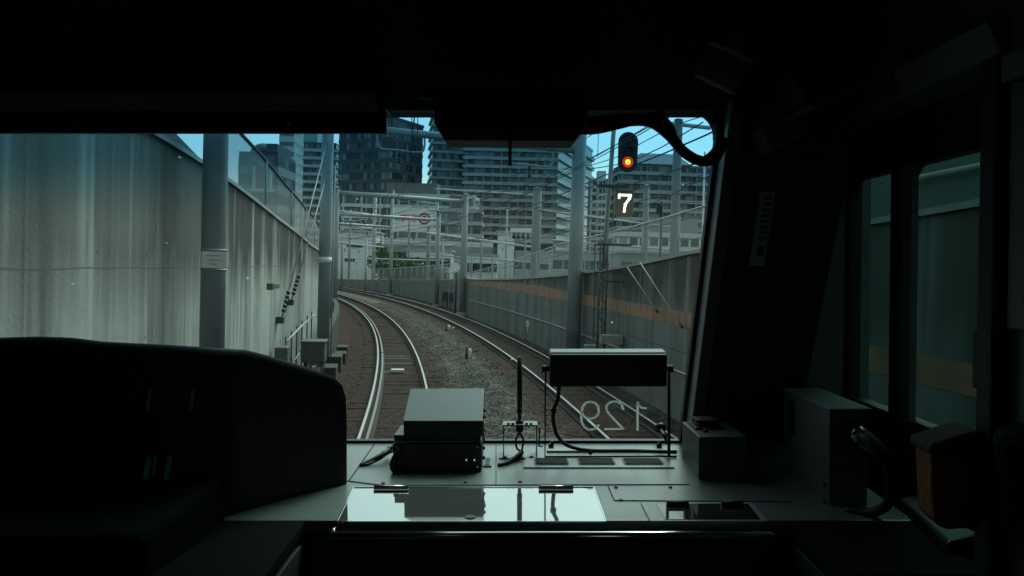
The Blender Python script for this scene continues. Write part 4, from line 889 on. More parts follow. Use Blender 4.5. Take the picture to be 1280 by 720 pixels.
def side_glass():
    m = bpy.data.materials.new('dark_green_glass'); m.use_nodes = True; t = m.node_tree; L = t.links; N = t.nodes; N.remove(N['Principled BSDF'])
    tr = N.new('ShaderNodeBsdfTransparent'); tr.inputs[0].default_value = (.15, .33, .29, 1); gl = N.new('ShaderNodeBsdfGlossy'); gl.inputs['Roughness'].default_value = .02
    fr = sym_fresnel(N, L, .02); ms = N.new('ShaderNodeMixShader'); L.new(fr.outputs[0], ms.inputs[0]); L.new(tr.outputs[0], ms.inputs[1]); L.new(gl.outputs[0], ms.inputs[2]); L.new(ms.outputs[0], N['Material Output'].inputs[0]); return m
sgm = side_glass()
def pane(ya, yb):
    r_ = .06; poly = []
    for cy_, cz_, a0 in ((yb-r_, zt-r_, 0), (ya+r_, zt-r_, 90), (ya+.01, zb+.01, 180), (yb-.01, zb+.01, 270)):
        rr_ = r_ if a0 < 180 else .01
        for k in range(5):
            t = math.radians(a0+k*22.5); poly.append((XD+.02, cy_+rr_*math.cos(t), cz_+rr_*math.sin(t)))
    mb = MB(); mb.add(poly, [tuple(range(len(poly)))]); mb.build('window_pane', sgm, sd_, cab=True)
    # black corner fillets around the rounded pane
    for cy_, sg_ in ((yb-r_, 1), (ya+r_, -1)):
        q = [(XD+.015, cy_+sg_*r_, zt)]+[(XD+.015, cy_+sg_*r_*math.cos(t), zt-r_+r_*math.sin(t)) for t in [i*math.pi/2/6 for i in range(7)]]
        mb = MB(); mb.prism(q, (.012, 0, 0)); mb.build('corner_fillet', cab_blk, sd_, cab=True)
pane(y0, ym0); pane(ym1, y1)
mb = MB(); mb.box(XD-.03, XD-.001, ym0-.012, ym0+.012, .0, .09); mb.build('window_latch', cab_blk, sd_, cab=True)
# door lining: top bar and uprights catching a little light
dl = thing('door_lining', 'wide dim grey lining around the side door opening', 'door frame', (1.0, 2.2, .43), cab=True)
mb = MB(); mb.hexa([(.985, 1.60, .43), (1.0, 1.60, .43), (1.0, 2.75, .43), (.985, 2.75, .43), (.955, 1.60, .50), (1.0, 1.60, .50), (1.0, 2.75, .50), (.955, 2.75, .50)]); mb.build('top_bar', cab_w, dl, cab=True, bevel=.006)
mb = MB(); mb.box(.975, 1.0, 2.60, 2.638, -1.2, .425); mb.build('upright', cab_w, dl, cab=True, bevel=.006)
mb = MB(); mb.box(.965, .999, 1.58, 1.635, -1.2, .425); mb.build('upright', cab_d, dl, cab=True, bevel=.006)
# near door post strip with holes
ns = thing('strike_strip', 'pale slotted strip on the near door post at the right picture edge', 'strip', (.98, 1.52, .3), cab=True)
mb = MB(); mb.box(.985, .999, 1.42, 1.565, -.12, .36); mb.build('strip', cab_w, ns, cab=True)
for z in (.33, .26, .14, .02, -.06):
    mb = MB(); mb.tube([(.984, 1.50, z), (.981, 1.50, z)], .011, 10); mb.build('hole', cab_blk, ns, cab=True)
mb = MB(); mb.box(.97, .984, 1.38, 1.575, .365, .42); mb.build('angle_bracket', mat('bracket_pale', (.30, .32, .31), .5), ns, cab=True, bevel=.004)
lt = thing('door_lock', 'dull brown lock case on the near door post above the orange pouch', 'lock', (1.0, 1.5, -.2), cab=True)
mb = MB(); p = C(1222, 412, 1.7); q = C(1262, 490, 1.66); mb.box(p.x, p.x+.06, 1.6, 1.72, q.z, p.z); mb.build('case', mat('brown_case', (.12, .095, .085), .6, noise=.2, scale=8), lt, cab=True, bevel=.005)
mb = MB(); p = C(1219, 391, 1.7); mb.box(p.x, p.x+.014, 1.64, 1.68, p.z-.04, p.z); mb.build('bolt', cab_blk, lt, cab=True)
# sill ledge beneath the door window, slanting highlight edge
sl_ = thing('door_sill', 'grey sill ledge running under the side window behind the cable', 'sill', (1.0, 2.1, -.6), cab=True)
a_, b_ = C(1122, 622, 2.05), C(1185, 677, 1.72)
mb = MB(); mb.hexa([a_+Vector((0, 0, -.25)), b_+Vector((0, 0, -.25)), b_+Vector((.12, .05, -.25)), a_+Vector((.12, .05, -.25)), a_, b_, b_+Vector((.12, .05, .005)), a_+Vector((.12, .05, .005))]); mb.build('ledge', cab_blk, sl_, cab=True, bevel=.008)
# ---------------------------------------------------------------- desk
dk_ = thing('driving_desk', 'wide grey metal desk below the windscreen with a mirror glass panel', 'desk', (0, 2.3, -1.5), cab=True)
def dz(x, y, up=0): return Vector((x, y, dashz(y)+up))
def dslab(mb, x0, x1, ya, yb, t=.03, up=0): return mb.hexa([dz(x0, ya, up-t), dz(x1, ya, up-t), dz(x1, yb, up-t), dz(x0, yb, up-t), dz(x0, ya, up), dz(x1, ya, up), dz(x1, yb, up), dz(x0, yb, up)])
XA, XB = -.513, .682
mb = MB(); dslab(mb, -1.88, XR-.002, 1.936, 2.69)
mb.build('desk_top', desk_m, dk_, cab=True, bevel=.004)
wing_m = mat('wing_shade_grey', (.004, .005, .005), .9, spec=.08, noise=.2, scale=4)  # near-black paints the desk's light falloff into the wings
mb = MB(); dslab(mb, -1.88, XA, 1.55, 1.935); mb.build('side_wing', wing_m, dk_, cab=True, bevel=.004)
mb = MB(); dslab(mb, XB, XR-.002, 1.62, 1.935); mb.build('side_wing', wing_m, dk_, cab=True, bevel=.004)
mb = MB(); mb.box(XA+.001, XB-.001, 1.96, 1.99, -1.5, -.662); mb.build('front_panel', cab_d, dk_, cab=True)
mb = MB(); mb.box(-1.88, XA, 1.57, 1.98, -1.5, -.68); mb.build('left_pedestal', cab_d, dk_, cab=True)
mb = MB(); mb.box(XB, XR-.002, 1.64, 1.98, -1.5, -.68); mb.build('right_pedestal', cab_d, dk_, cab=True)
mb = MB(); mb.tube([C(412, 670.5, 1.885), C(962, 670.5, 1.885), C(968, 672, 1.895), C(970, 676, 1.92), C(970, 678, 1.96)], .0125, 20); hrl = mb.build('handrail', steel, dk_, cab=True)
mb = MB(); q = C(414, 669.5, 1.885); mb.tube([q, q+Vector((0, .08, 0))], .009, 8); mb.build('bracket', steel, hrl, cab=True)
mb = MB(); mb.box(XA+.02, XB-.02, 1.945, 1.9595, -.80, -.797); mb.build('panel_line', trim_m, dk_, cab=True)
def dline(a, b, wd=.0022):
    P, Q = D(*a, up=.0012), D(*b, up=.0012); d = (Q-P); L_ = d.length; d.normalize(); n_ = Vector((0, -.038, 1)).normalized(); s_ = n_.cross(d).normalized()
    mb = MB(); mb.obox((P+Q)/2, d, s_, n_, L_/2, wd/2, .001); mb.build('seam', seam_m, dk_, cab=True)
for a, b in (((434, 601), (478, 606.5)), ((478, 606.5), (862, 605.5)), ((620, 553.5), (620, 605)), ((468, 555), (436, 601)), ((760, 607.5), (768, 625.5)), ((768, 625.5), (990, 627))): dline(a, b)
def dquad(name, pts, up, th, m, parent=dk_, bevel=0):
    P = [D(x, y, up) for x, y in pts]; mb = MB(); mb.prism([p-Vector((0, 0, th)) for p in P], (0, 0, th)); return mb.build(name, m, parent, cab=True, bevel=bevel)
mirror_m = mat('map_glass', (.40, .44, .435), .04, .85, noise=.04, scale=4)
gp = dquad('glass_panel', [(421.5, 652), (757, 652), (742, 609.3), (443, 609.8)], .0035, .004, mirror_m)
for e0, e1 in (((443, 609.5), (742.5, 609)), ((742, 609), (757.5, 652)), ((421, 652.3), (757.5, 652.3)), ((442.5, 609.5), (421, 652))):
    P, Q = D(*e0, up=.0035), D(*e1, up=.0035); d = (Q-P); L_ = d.length; d.normalize(); n_ = Vector((0, -.038, 1)); s_ = n_.cross(d).normalized(); mb = MB(); mb.obox((P+Q)/2, d, s_, n_.normalized(), L_/2, .0012, .0022); mb.build('panel_edge', steel, gp, cab=True)
P = D(588, 646, .0042); mb = MB(); mb.tube([P-Vector((0, 0, .002)), P+Vector((0, 0, .0012))], .013, 20); mb.build('finger_hole', cab_blk, gp, cab=True)
for hx in (489, 695):
    P = D(hx, 612, .004); mb = MB(); mb.tube([P+Vector((-.048, .004, .006)), P+Vector((.048, .004, .006))], .0055, 10); h_ = mb.build('hinge', steel, gp, cab=True)
    mb = MB(); mb.obox(P+Vector((0, .017, .002)), Vector((1, 0, 0)), Vector((0, 1, 0)), uz, .046, .012, .0015); mb.obox(P+Vector((0, -.008, .002)), Vector((1, 0, 0)), Vector((0, 1, 0)), uz, .046, .010, .0012); mb.build('leaf', darksteel, h_, cab=True)
    for dx in (-.03, 0, .03): mb = MB(); mb.tube([P+Vector((dx, .017, .003)), P+Vector((dx, .017, .006))], .004, 8); mb.build('screw', steel, h_, cab=True)
rp = dquad('right_hatch', [(813, 651), (959, 651), (940, 627.5), (801, 627.5)], .004, .005, trim_m)
mb = MB(); P = [D(x, y, .0052) for x, y in ((832, 649), (951, 649), (935, 629.5), (820, 629.5))]; mb.prism([p-Vector((0, 0, .001)) for p in P], (0, 0, .001)); mb.build('hatch_glass', mat('hatch_glass_dark', (.05, .055, .055), .05, .5), rp, cab=True)
P = D(847, 632, .006); mb = MB(); mb.tube([P+Vector((-.028, .0, .006)), P+Vector((.028, .0, .006))], .007, 10); mb.build('hinge', darksteel, rp, cab=True)
P = D(915, 632, .006); mb = MB(); mb.tube([P+Vector((-.028, .0, .006)), P+Vector((.028, .0, .006))], .007, 10); mb.build('hinge', darksteel, rp, cab=True)
vp = dquad('vent_plate', [(654, 584), (843, 584), (829, 571.5), (657, 571.5)], .004, .004, desk_m)
for x0, x1, s_ in ((667, 711, .1), (722, 768, .35), (779, 827, .55)):
    a = D(x0, 580.5, .0055); b_ = D(x1, 572.8, .0055); w_ = b_.x-a.x; cx_ = (a.x+b_.x)/2; cy_ = (a.y+b_.y)/2; hx, hy = w_/2*.95, (b_.y-a.y)/2; pts = []
    for sx_, sy_, a0 in ((1, 1, 0), (-1, 1, 90), (-1, -1, 180), (1, -1, 270)):
        for k in range(4):
            t = math.radians(a0+k*30); pts.append(Vector((cx_+sx_*(hx-.014)+.014*math.cos(t), cy_+sy_*(hy-.010)+.010*math.sin(t), 0)))
    for q in pts: q.z = dashz(q.y)+.0045
    mb = MB(); mb.prism(pts, (0, 0, .0015)); gr_ = mb.build('vent_grille', rubber, vp, cab=True)
    mb = MB()
    for k in range(7): yy = cy_-hy*.8+k*hy*1.6/6; mb.box(cx_-hx*.9, cx_+hx*.9, yy-.0012, yy+.0012, dashz(yy)+.0062, dashz(yy)+.0085)
    mb.build('slat', cab_d, gr_, cab=True)
for x, y in ((479, 604), (582, 603), (650, 602), (776, 625), (770, 609), (838, 609)):
    P = D(x, y+.0, .001); mb = MB(); mb.tube([P, P+Vector((0, 0, .0025))], .0055, 10); mb.build('screw', darksteel, dk_, cab=True)
# ---------------------------------------------------------------- driver's instrument hood
hood_px = [(-260, 440), (-120, 428), (0, 422), (50, 420.5), (90, 422), (130, 427), (210, 431), (290, 436), (306, 437), (330, 443), (370, 455), (402, 465), (418, 472), (428, 482), (432.5, 498), (433.5, 530), (433.5, 606)]
def hd(px): return lerp([(270, 1.95), (433, 2.228)], px)
front = [C(x, y, hd(x)) for x, y in hood_px]
bot = [C(433.5, 607.5, 2.228), C(352, 632, hd(352)), C(270, 657, 1.945), Vector((-1.86, 1.945, dashz(1.945)-.02))]
front = [Vector((-1.86, 1.95, front[0].z-.02))]+front+bot
hz_ = thing('instrument_hood', 'large black rounded instrument hood on the left of the desk', 'instrument hood', (-1.0, 2.2, -.65), cab=True)
mb = MB(); depth = [min(.62, wsy(p.z)-.06-p.y) for p in front]
n = len(front); back = [Vector((p.x*(p.y+dd)/p.y*1.015, p.y+dd, p.z*(p.y+dd)/p.y*1.04)) for p, dd in zip(front, depth)]
rim = [p.copy() for p in front]; m_ = len(front)-4
for i in range(m_+1):       # front face set in behind a rounded rim
    a_, b_ = front[max(i-1, 0)], front[min(i+1, m_)]; t_ = Vector((b_.x-a_.x, 0, b_.z-a_.z)).normalized(); rim[i] = front[i]+Vector((t_.z, 0, -t_.x))*.020
mid_ = [f_+(r_-f_)*.3-Vector((0, .012, 0)) for f_, r_ in zip(front, rim)]; rim = [r_-Vector((0, .02, 0)) for r_ in rim]
mb.add(front+back, [tuple(range(n, 2*n))]+[(i, (i+1) % n, (i+1) % n+n, i+n) for i in range(n)], True)
mb.sm[0] = False
mb.strip([front[:-3], mid_[:m_+1], rim[:m_+1]], smooth=True)
tops = rim[:m_+1]; lows = []
for p in tops:
    px_ = 640+p.x/p.y*F; yy = lerp([(-260, 1.9), (270, 1.945), (433.5, 2.228)], px_); lows.append(Vector((p.x/p.y*yy, yy, lerp([(-300, dashz(1.945)-.02), (270, front[-2].z), (352, front[-3].z), (433.5, front[-4].z)], px_))))
mb.strip([[q, q.lerp(l_, .5), l_] for q, l_ in zip(tops, lows)], smooth=True)
hoodm = mat('hood_black_vinyl', (.010, .012, .012), .48, spec=.5, bump=.08, bscale=220)
hb = mb.build('hood_body', hoodm, hz_, cab=True); bv = hb.modifiers.new('bevel', 'BEVEL'); bv.width = .02; bv.segments = 4; bv.limit_method = 'ANGLE'; bv.angle_limit = math.radians(50)
mb = MB(); mb.hexa([(-1.85, 1.53, -.80), (-.74, 1.53, -.80), (-.70, 1.94, -.80), (-1.85, 1.94, -.80), (-1.85, 1.60, -.55), (-.76, 1.60, -.55), (-.71, 1.944, -.52), (-1.85, 1.944, -.52)]); mb.build('lower_shade_block', mat('shade_block_black', (.003, .0035, .0035), .9, spec=.08), hz_, cab=True, bevel=.02)  # added black block; paints the unlit lower left corner dark
# dim gauges on the driver's face of the hood
def lit_bar(px, py, w_, h_, e): 
    P = C(px, py, hd(px)-.028); mb = MB(); mb.obox(P, Vector((1, 0, .0)), Vector((0, 1, 0)), Vector((.16, 0, 1)).normalized(), w_/2, .001, h_/2); return mb
gm = mat('gauge_green', (.02, .05, .03), .5, emit=(.1, .6, .25), estr=.004)
for k, (px, py, w_, h_) in enumerate(((184, 585, .012, .055), (193, 583, .006, .05), (210, 585, .012, .06), (186, 500, .006, .05), (240, 500, .008, .05))):
    lit_bar(px, py, w_, h_, 1).build('gauge_bar', gm, hz_, cab=True)
for px in (79, 88):
    P = C(px, 645, 1.915); mb = MB(); mb.tube([P, P+Vector((0, -.006, 0))], .0035, 8); mb.build('indicator_stud', mat('stud', (.45, .45, .42), .3), hz_, cab=True)
# ---------------------------------------------------------------- grey recorder box with slanted lid
db = thing('recorder_box', 'grey slant-lidded metal box with a dark base left of the aerial', 'box', (-.2, 2.4, -.61), cab=True)
d0, d1 = 2.35, 2.50
A0, A1 = C(504.5, 527.5, d0), C(602.5, 527.5, d0); B0 = C(513, 487, d1); B1 = C(603.5, 486.5, d1-.0); B0.x = A0.x+.004; B1.x = A1.x-.001
za, zb_ = A0.z, B0.z; dn = Vector((0, 0, -1))
mb = MB(); mb.hexa([A0+dn*.042, A1+dn*.042, Vector((A1.x, d1, za-.042)), Vector((A0.x, d1, za-.042)), A0+dn*.001, A1+dn*.001, B1+dn*.001, B0+dn*.001]); lid = mb.build('upper_case', mat('case_dark', (.05, .06, .062), .5, noise=.2, scale=10), db, cab=True)
mb = MB(); e = Vector((.002, 0, 0)); nn = (B0-A0).cross(A1-A0).normalized(); nn = -nn if nn.z < 0 else nn
mb.hexa([A0-e, A1+e, B1+e, B0-e, A0-e+nn*.004, A1+e+nn*.004, B1+e+nn*.004, B0-e+nn*.004]); mb.build('slanted_lid', boxp, lid, cab=True, bevel=.0015)
mb = MB(); lo = C(491, 549, d0-.01); lr = C(602, 549, d0-.01); bz = dashz(2.36)+.002
mb.box(lo.x, lr.x, d0-.01, d1, bz, lo.z-.012); lowc = mb.build('lower_case', mat('case_black', (.022, .026, .027), .45, noise=.2, scale=10), db, cab=True, bevel=.003)
mb = MB(); mb.box(lo.x+.004, lr.x-.002, d0-.005, d1, lo.z-.010, lo.z-.007); mb.build('case_rim', trim_m, lowc, cab=True)
mb = MB(); mb.box(lo.x+.002, lr.x-.004, d0+.002, d1, lo.z-.006, lo.z+.010); mb.build('tray', mat('tray_dark', (.03, .035, .036), .4), db, cab=True)
mb = MB(); mb.box(A0.x+.035, A0.x+.09, d0+.004, d0+.02, lo.z+.0105, za-.0425); mb.box(A1.x-.07, A1.x-.01, d0+.004, d0+.02, lo.z+.0105, za-.0425); mb.box(A0.x+.002, A1.x-.002, d0+.05, d1, lo.z+.0105, za-.0425); mb.build('bracket', boxp, db, cab=True)
mb = MB(); mb.box(A1.x-.0005, A1.x+.006, d0+.01, d0+.014, lo.z-.02, za); mb.build('side_strap', trim_m, db, cab=True)
for z in (.02, -.0, -.03, -.058, -.085, -.115):
    yy = d0+.03+(.05 if z > -.02 else 0); mb = MB(); mb.tube([(A1.x, yy, za+z), (A1.x+.008, yy, za+z)], .0055, 8); mb.build('side_screw', rubber, db, cab=True)
for px in (583, 593): P = C(px, 575, d0-.012); mb = MB(); mb.tube([P, P+Vector((0, -.003, 0))], .0016, 8); mb.build('tiny_lamp', mat('tiny_lamp', (1, 1, 1), .4, emit=(1, 1, 1), estr=.5), lowc, cab=True)
P = D(609, 578); mb = MB(); mb.box(P.x-.012, P.x+.014, P.y-.05, P.y+.05, P.z, P.z+.003); ft = mb.build('mounting_foot', desk_m, db, cab=True)
for k in range(4): mb = MB(); yy = P.y-.036+k*.024; mb.box(P.x-.006, P.x+.008, yy-.005, yy+.005, P.z+.003, P.z+.0045); mb.build('slot', cab_blk, ft, cab=True)
for x_, z_ in ((lo.x+.012, lo.z-.024), (lr.x-.012, lo.z-.024), (lo.x+.012, bz+.012), (lr.x-.012, bz+.012)):
    mb = MB(); mb.tube([(x_, d0-.0095, z_), (x_, d0-.0125, z_)], .0032, 10); mb.build('screw', steel, lowc, cab=True)
# round clip at left lower of the box
mb = MB(); q0 = C(494, 586, 2.33); mb.tube(bez([C(501, 562, 2.335), C(494, 572, 2.33), C(491, 582, 2.33), C(495, 589, 2.33), C(505, 591, 2.335)], 6), .010, 8); mb.build('cable_loop', rubber, db, cab=True)
# cable from box to the desk, left
mb = MB(); mb.tube(bez([C(501, 556, 2.37), D(490, 560, .03), D(478, 568, .022), D(465, 575, .012), D(450, 582, .003)], 8), [.007]*32+[.004], 8)
mb.tube(bez([C(502, 560, 2.36), D(486, 566, .02), D(474, 574, .01), D(460, 580, .005), D(449, 582, .003)], 8), .0045, 8)
cbx = mb.build('cable', rubber, cab=True); tag(cbx, 'short black twin cable lying left of the slant-lidded box', 'cable')
mb = MB()
for px, py in ((485, 563), (478, 569)): P = D(px, py, .02); mb.tube([P+Vector((-.003, -.012, -.008)), P+Vector((.002, .004, .010))], .005, 6)
ti = mb.build('cable_tie', rubber, cbx, cab=True)
# ---------------------------------------------------------------- aerial on a small table bracket
ae = thing('aerial_stand', 'black rod aerial on a little pale table bracket', 'aerial', D(650, 568), cab=True)
P0 = C(628.5, 532, 2.50); P1 = C(672, 532, 2.50); zt_ = P0.z
dkz = dashz(2.55)
mb = MB(); mb.box(P0.x, P1.x, 2.49, 2.555, zt_, zt_+.004); mb.build('bracket_top', desk_m, ae, cab=True)
for x in (P0.x+.001, P1.x-.004): mb = MB(); mb.box(x, x+.003, 2.49, 2.555, dkz-.004, zt_-.0005); mb.build('bracket_leg', mat('bracket_steel', (.10, .12, .12), .4, .3), ae, cab=True)
mb = MB(); mb.hexa([dz(P0.x-.012, 2.475, .0), dz(P1.x+.006, 2.475, .0), dz(P1.x+.006, 2.57, .0), dz(P0.x-.012, 2.57, .0), dz(P0.x-.012, 2.475, .004), dz(P1.x+.006, 2.475, .004), dz(P1.x+.006, 2.57, .004), dz(P0.x-.012, 2.57, .004)]); mb.build('base_plate', desk_m, ae, cab=True)
cxr = C(649.5, 500, 2.52).x
mb = MB(); mb.tube([(cxr, 2.52, zt_+.055), (cxr, 2.52, C(649, 446, 2.52).z)], .0082, 12); rod = mb.build('rod', rubber, ae, cab=True)
mb = MB(); mb.tube([(cxr, 2.52, zt_+.004), (cxr, 2.52, zt_+.012), (cxr, 2.52, zt_+.013), (cxr, 2.52, zt_+.035), (cxr, 2.52, zt_+.036), (cxr, 2.52, zt_+.056)], [.013, .013, .006, .006, .0085, .0085], 12); mb.build('connector', darksteel, ae, cab=True)
mb = MB(); mb.tube([(cxr, 2.52, zt_-.0005), (cxr, 2.52, zt_-.022), (cxr, 2.52, zt_-.026)], [.012, .012, .006], 12); mb.build('socket_nut', rubber, ae, cab=True)
for dx in (-.036, -.022, .022, .036): mb = MB(); mb.tube([(cxr+dx, 2.50, zt_+.004), (cxr+dx, 2.50, zt_+.009)], .005, 8); mb.build('bolt', darksteel, ae, cab=True)
for x in (P0.x+.006, P1.x-.02): mb = MB(); mb.tube([dz(x, 2.485, .004), dz(x, 2.485, .007)], .007, 8); mb.build('slot_bolt', darksteel, ae, cab=True)
mb = MB()
for s_ in (-1, 1): mb.tube(bez([Vector((cxr, 2.52, zt_-.025)), Vector((cxr+s_*.012, 2.515, zt_-.05)), Vector((cxr+s_*.008, 2.505, zt_-.075)), D(652, 565, .014), D(645, 572, .008), D(632, 579, .005), D(622, 582, .003)], 6), [.0035]*18+[.008]*12+[.007]*6+[.002], 8)
tag(mb.build('cable', rubber, cab=True), 'thin black looped cable dropping from the aerial bracket to the desk', 'cable')
# ---------------------------------------------------------------- black visor lamp on wire frame
vl = thing('display_visor', 'long black rectangular unit held on a thin wire frame at the windscreen foot', 'display unit', D(745, 562), cab=True)
p0 = C(687.5, 483.5, 2.40); p1 = C(834, 443, 2.40)
mb = MB(); mb.box(p0.x, p1.x, 2.40, 2.475, p0.z, p1.z); hs_ = mb.build('housing', black_p, vl, cab=True, bevel=.003)
p2 = C(688, 439.5, 2.44); mb = MB(); mb.hexa([(p0.x-.001, 2.405, p1.z+.0005), (p1.x+.001, 2.405, p1.z+.0005), (p1.x+.001, 2.475, p1.z+.0005), (p0.x-.001, 2.475, p1.z+.0005), (p0.x+.003, 2.41, p1.z+.006), (p1.x-.003, 2.41, p1.z+.006), (p1.x-.003, 2.47, p1.z+.010), (p0.x+.003, 2.47, p1.z+.010)]); mb.build('top_cover', boxp, hs_, cab=True)
fy = 2.46; zl = C(680, 461, fy).z
xl = C(682, 461, fy).x; xr = C(836, 461, fy).x; zf = dashz(2.5)+.006
mb = MB(); mb.tube([(xl, fy, zl+.01), (xl-.001, fy+.02, zf), (C(846, 560, 2.49).x, 2.49, zf-.002)], .0032, 8); mb.tube([(xr, fy, zl+.01), (xr+.008, fy+.03, zf)], .005, 8); mb.build('wire_frame', rubber, vl, cab=True)
for x, s_ in ((p0.x, -1), (p1.x, 1)):
    zc = C(680, 461, 2.43).z; mb = MB(); mb.tube([(x, 2.43, zc), (x+s_*.012, 2.43, zc), (x+s_*.013, 2.43, zc), (x+s_*.024, 2.43, zc)], [.008, .008, .012, .012], 10); mb.build('clamp_knob', rubber, vl, cab=True)
mb = MB(); q = C(679, 535, 2.47); q2 = C(674, 558, 2.49); mb.tube([q, Vector((q2.x, q.y, q.z)), q2, Vector((q.x, q2.y, q2.z))], .003, 6); mb.build('side_hook', rubber, vl, cab=True)
for px in (689, 824): P = D(px, 559, .0); mb = MB(); mb.tube([P, P+Vector((0, 0, .012))], .009, 8); mb.tube([P+Vector((.006, 0, .012)), P+Vector((.0, 0, .020))], .006, 8); mb.build('foot_bolt', rubber, vl, cab=True)
mb = MB(); mb.tube(bez([C(699, 480, 2.43), C(697, 500, 2.435), C(692, 512, 2.44), C(692, 528, 2.45), C(697, 545, 2.47), C(710, 557, 2.50), C(738, 563, 2.51), C(790, 563.5, 2.52), C(845, 565, 2.52)], 8), .0062, 8)
cb2 = mb.build('cable', rubber, cab=True); tag(cb2, 'long black cable curving down from the black display unit along the desk', 'cable')
mb = MB(); q = C(692, 513, 2.44); mb.tube([q+Vector((0, 0, -.007)), q+Vector((0, 0, .007))], .0095, 8); q = C(738, 565, 2.51); mb.tube([q+Vector((-.004, -.004, -.006)), q+Vector((.004, -.004, .003))], .006, 8); mb.build('cable_tie', rubber, cb2, cab=True)
mb = MB(); mb.box(C(683, 550, 2.58).x, C(845, 550, 2.58).x, 2.55, 2.575, dashz(2.56)+.0, dashz(2.56)+.007); tag(mb.build('defroster_bar', trim_m, cab=True, bevel=.004), 'pale low bar between the display frame and the windscreen foot', 'bar')
kn = thing('suction_knob', 'round black suction knob on the glass right of the mirrored numbers', 'knob', WS(825, 535, .03), cab=True)
P = WS(825, 533, .0); mb = MB(); nv = Vector((0, -1, -.469)).normalized(); mb.tube([P+nv*.004, P+nv*.014, P+nv*.02], [.019, .019, .012], 20); mb.build('cup', rubber, kn, cab=True)
mb = MB(); pts = [P+nv*.016+Vector((.0205*math.cos(t), 0, .0205*math.sin(t))) for t in [math.radians(35+k*11) for k in range(12)]]; mb.tube(pts, .0012, 6); mb.build('rim', steel, kn, cab=True)
mb = MB(); mb.tube(bez([P+nv*.02, C(829, 542, 2.56), C(832, 549, 2.55), C(834, 555, 2.54)], 6), .005, 8); mb.build('stem', rubber, kn, cab=True)
# ---------------------------------------------------------------- small grey box right of the windscreen
sb = thing('switch_box', 'plain grey steel box with a dark latch standing at the right end of the desk', 'box', (.6, 2.37, -.61), cab=True)
xa = C(873.5, 546, 2.264).x; xb = C(934, 546, 2.264).x; zt2 = C(873, 546, 2.264).z
mb = MB(); mb.box(xa, xb, 2.264, 2.487, dashz(2.27)-.004, zt2); mb.build('body', mat('switch_box_paint', (.11, .125, .125), .45, .15, noise=.2, scale=7), sb, cab=True, bevel=.003)
mb = MB(); mb.box(xa+.012, xb-.04, 2.36, 2.46, zt2+.001, zt2+.006); mb.box(xa+.03, xb-.06, 2.39, 2.43, zt2+.006, zt2+.018); mb.box(xa+.02, xb-.05, 2.375, 2.445, zt2+.018, zt2+.026); mb.build('latch', rubber, sb, cab=True, bevel=.002)
mb = MB(); P = C(880, 536, 2.33); mb.tube([Vector((P.x, 2.33, zt2)), Vector((P.x+.01, 2.33, zt2+.004))], .008, 8); mb.build('screw', darksteel, sb, cab=True)
for x_, z_ in ((xa+.01, zt2-.012), (xb-.01, zt2-.012), (xa+.01, zt2-.10), (xb-.01, zt2-.10)):
    mb = MB(); mb.tube([(x_, 2.2645, z_), (x_, 2.2615, z_)], .0034, 10); mb.build('screw', steel, sb, cab=True)
# ---------------------------------------------------------------- big grey unit with round connector
un = thing('camera_unit', 'tall grey two-part steel unit with round connector facing the side door', 'equipment unit', (.87, 2.2, -.63), cab=True)
ub = mat('unit_paint', (.17, .20, .20), .45, .2, noise=.2, scale=6, bump=.03, bscale=120)
xa = .826; xb = .934; zt3 = -.371; df, dbk = 2.04, 2.385
zm = zt3-.155
mb = MB(); mb.box(xa, xb, df, dbk, zm, zt3); up = mb.build('upper_case', ub, un, cab=True, bevel=.003)
mb = MB(); mb.box(xa+.004, xb-.004, df+.006, dbk-.004, -.655, zm-.0015); lwr = mb.build('lower_case', ub, un, cab=True, bevel=.003)
mb = MB(); mb.box(xa-.002, xb+.002, df-.002, dbk+.002, zt3+.001, zt3+.0035); mb.build('lid', mat('unit_lid_lit', (.50, .58, .58), .3, .3), up, cab=True)  # paler than the case: light on the top painted in
mb = MB(); mb.box(xa-.006, xa-.0005, dbk-.09, dbk-.06, zm+.035, zt3-.02); mb.build('slot_strip', cab_blk, up, cab=True)
for z in (zm+.02, zm-.05, -.62): mb = MB(); mb.tube([(xa+.003, df+.03, z), (xa-.003, df+.03, z)], .005, 8); mb.build('screw', darksteel, un, cab=True)
cpos = Vector((C(1069, 540, df).x, df, C(1069, 541, df).z))
mb = MB(); mb.tube([cpos, cpos-Vector((0, .012, 0))], .034, 18); cnb = mb.build('connector_base', rubber, up, cab=True)
mb = MB(); mb.tube([cpos-Vector((0, .012, 0)), cpos-Vector((0, .035, 0)), cpos-Vector((0, .037, 0)), cpos-Vector((0, .05, 0))], [.023, .023, .019, .019], 18); mb.build('connector_ring', steel, up, cab=True)
mb = MB(); e0 = cpos-Vector((0, .05, 0)); cpts = bez([e0, C(1085, 549, 1.96), C(1098, 562, 1.93), C(1110, 585, 1.92), C(1114, 610, 1.92), C(1108, 632, 1.93), C(1085, 642, 1.97), C(1060, 640, 2.0), C(1052, 641, 2.03)], 7)
rr = [.017+.002*(k % 2) if k < 18 else .0125 for k in range(len(cpts))]; mb.tube(cpts, rr, 12)
tag(mb.build('cable', rubber, cab=True), 'thick black ribbed cable curling down from the round connector', 'cable')
mb = MB(); P = C(1095, 568, 1.98); mb.obox(P+Vector((.0, .05, 0)), Vector((1, 0, -.5)).normalized(), Vector((0, 1, 0)), Vector((.5, 0, 1)).normalized(), .03, .01, .004); mb.build('clip', steel, un, cab=True)
mb = MB(); P = C(975, 583, 2.42); mb.tube([P, P+Vector((.03, 0, .004))], .008, 8); mb.build('side_knob', rubber, un, cab=True)
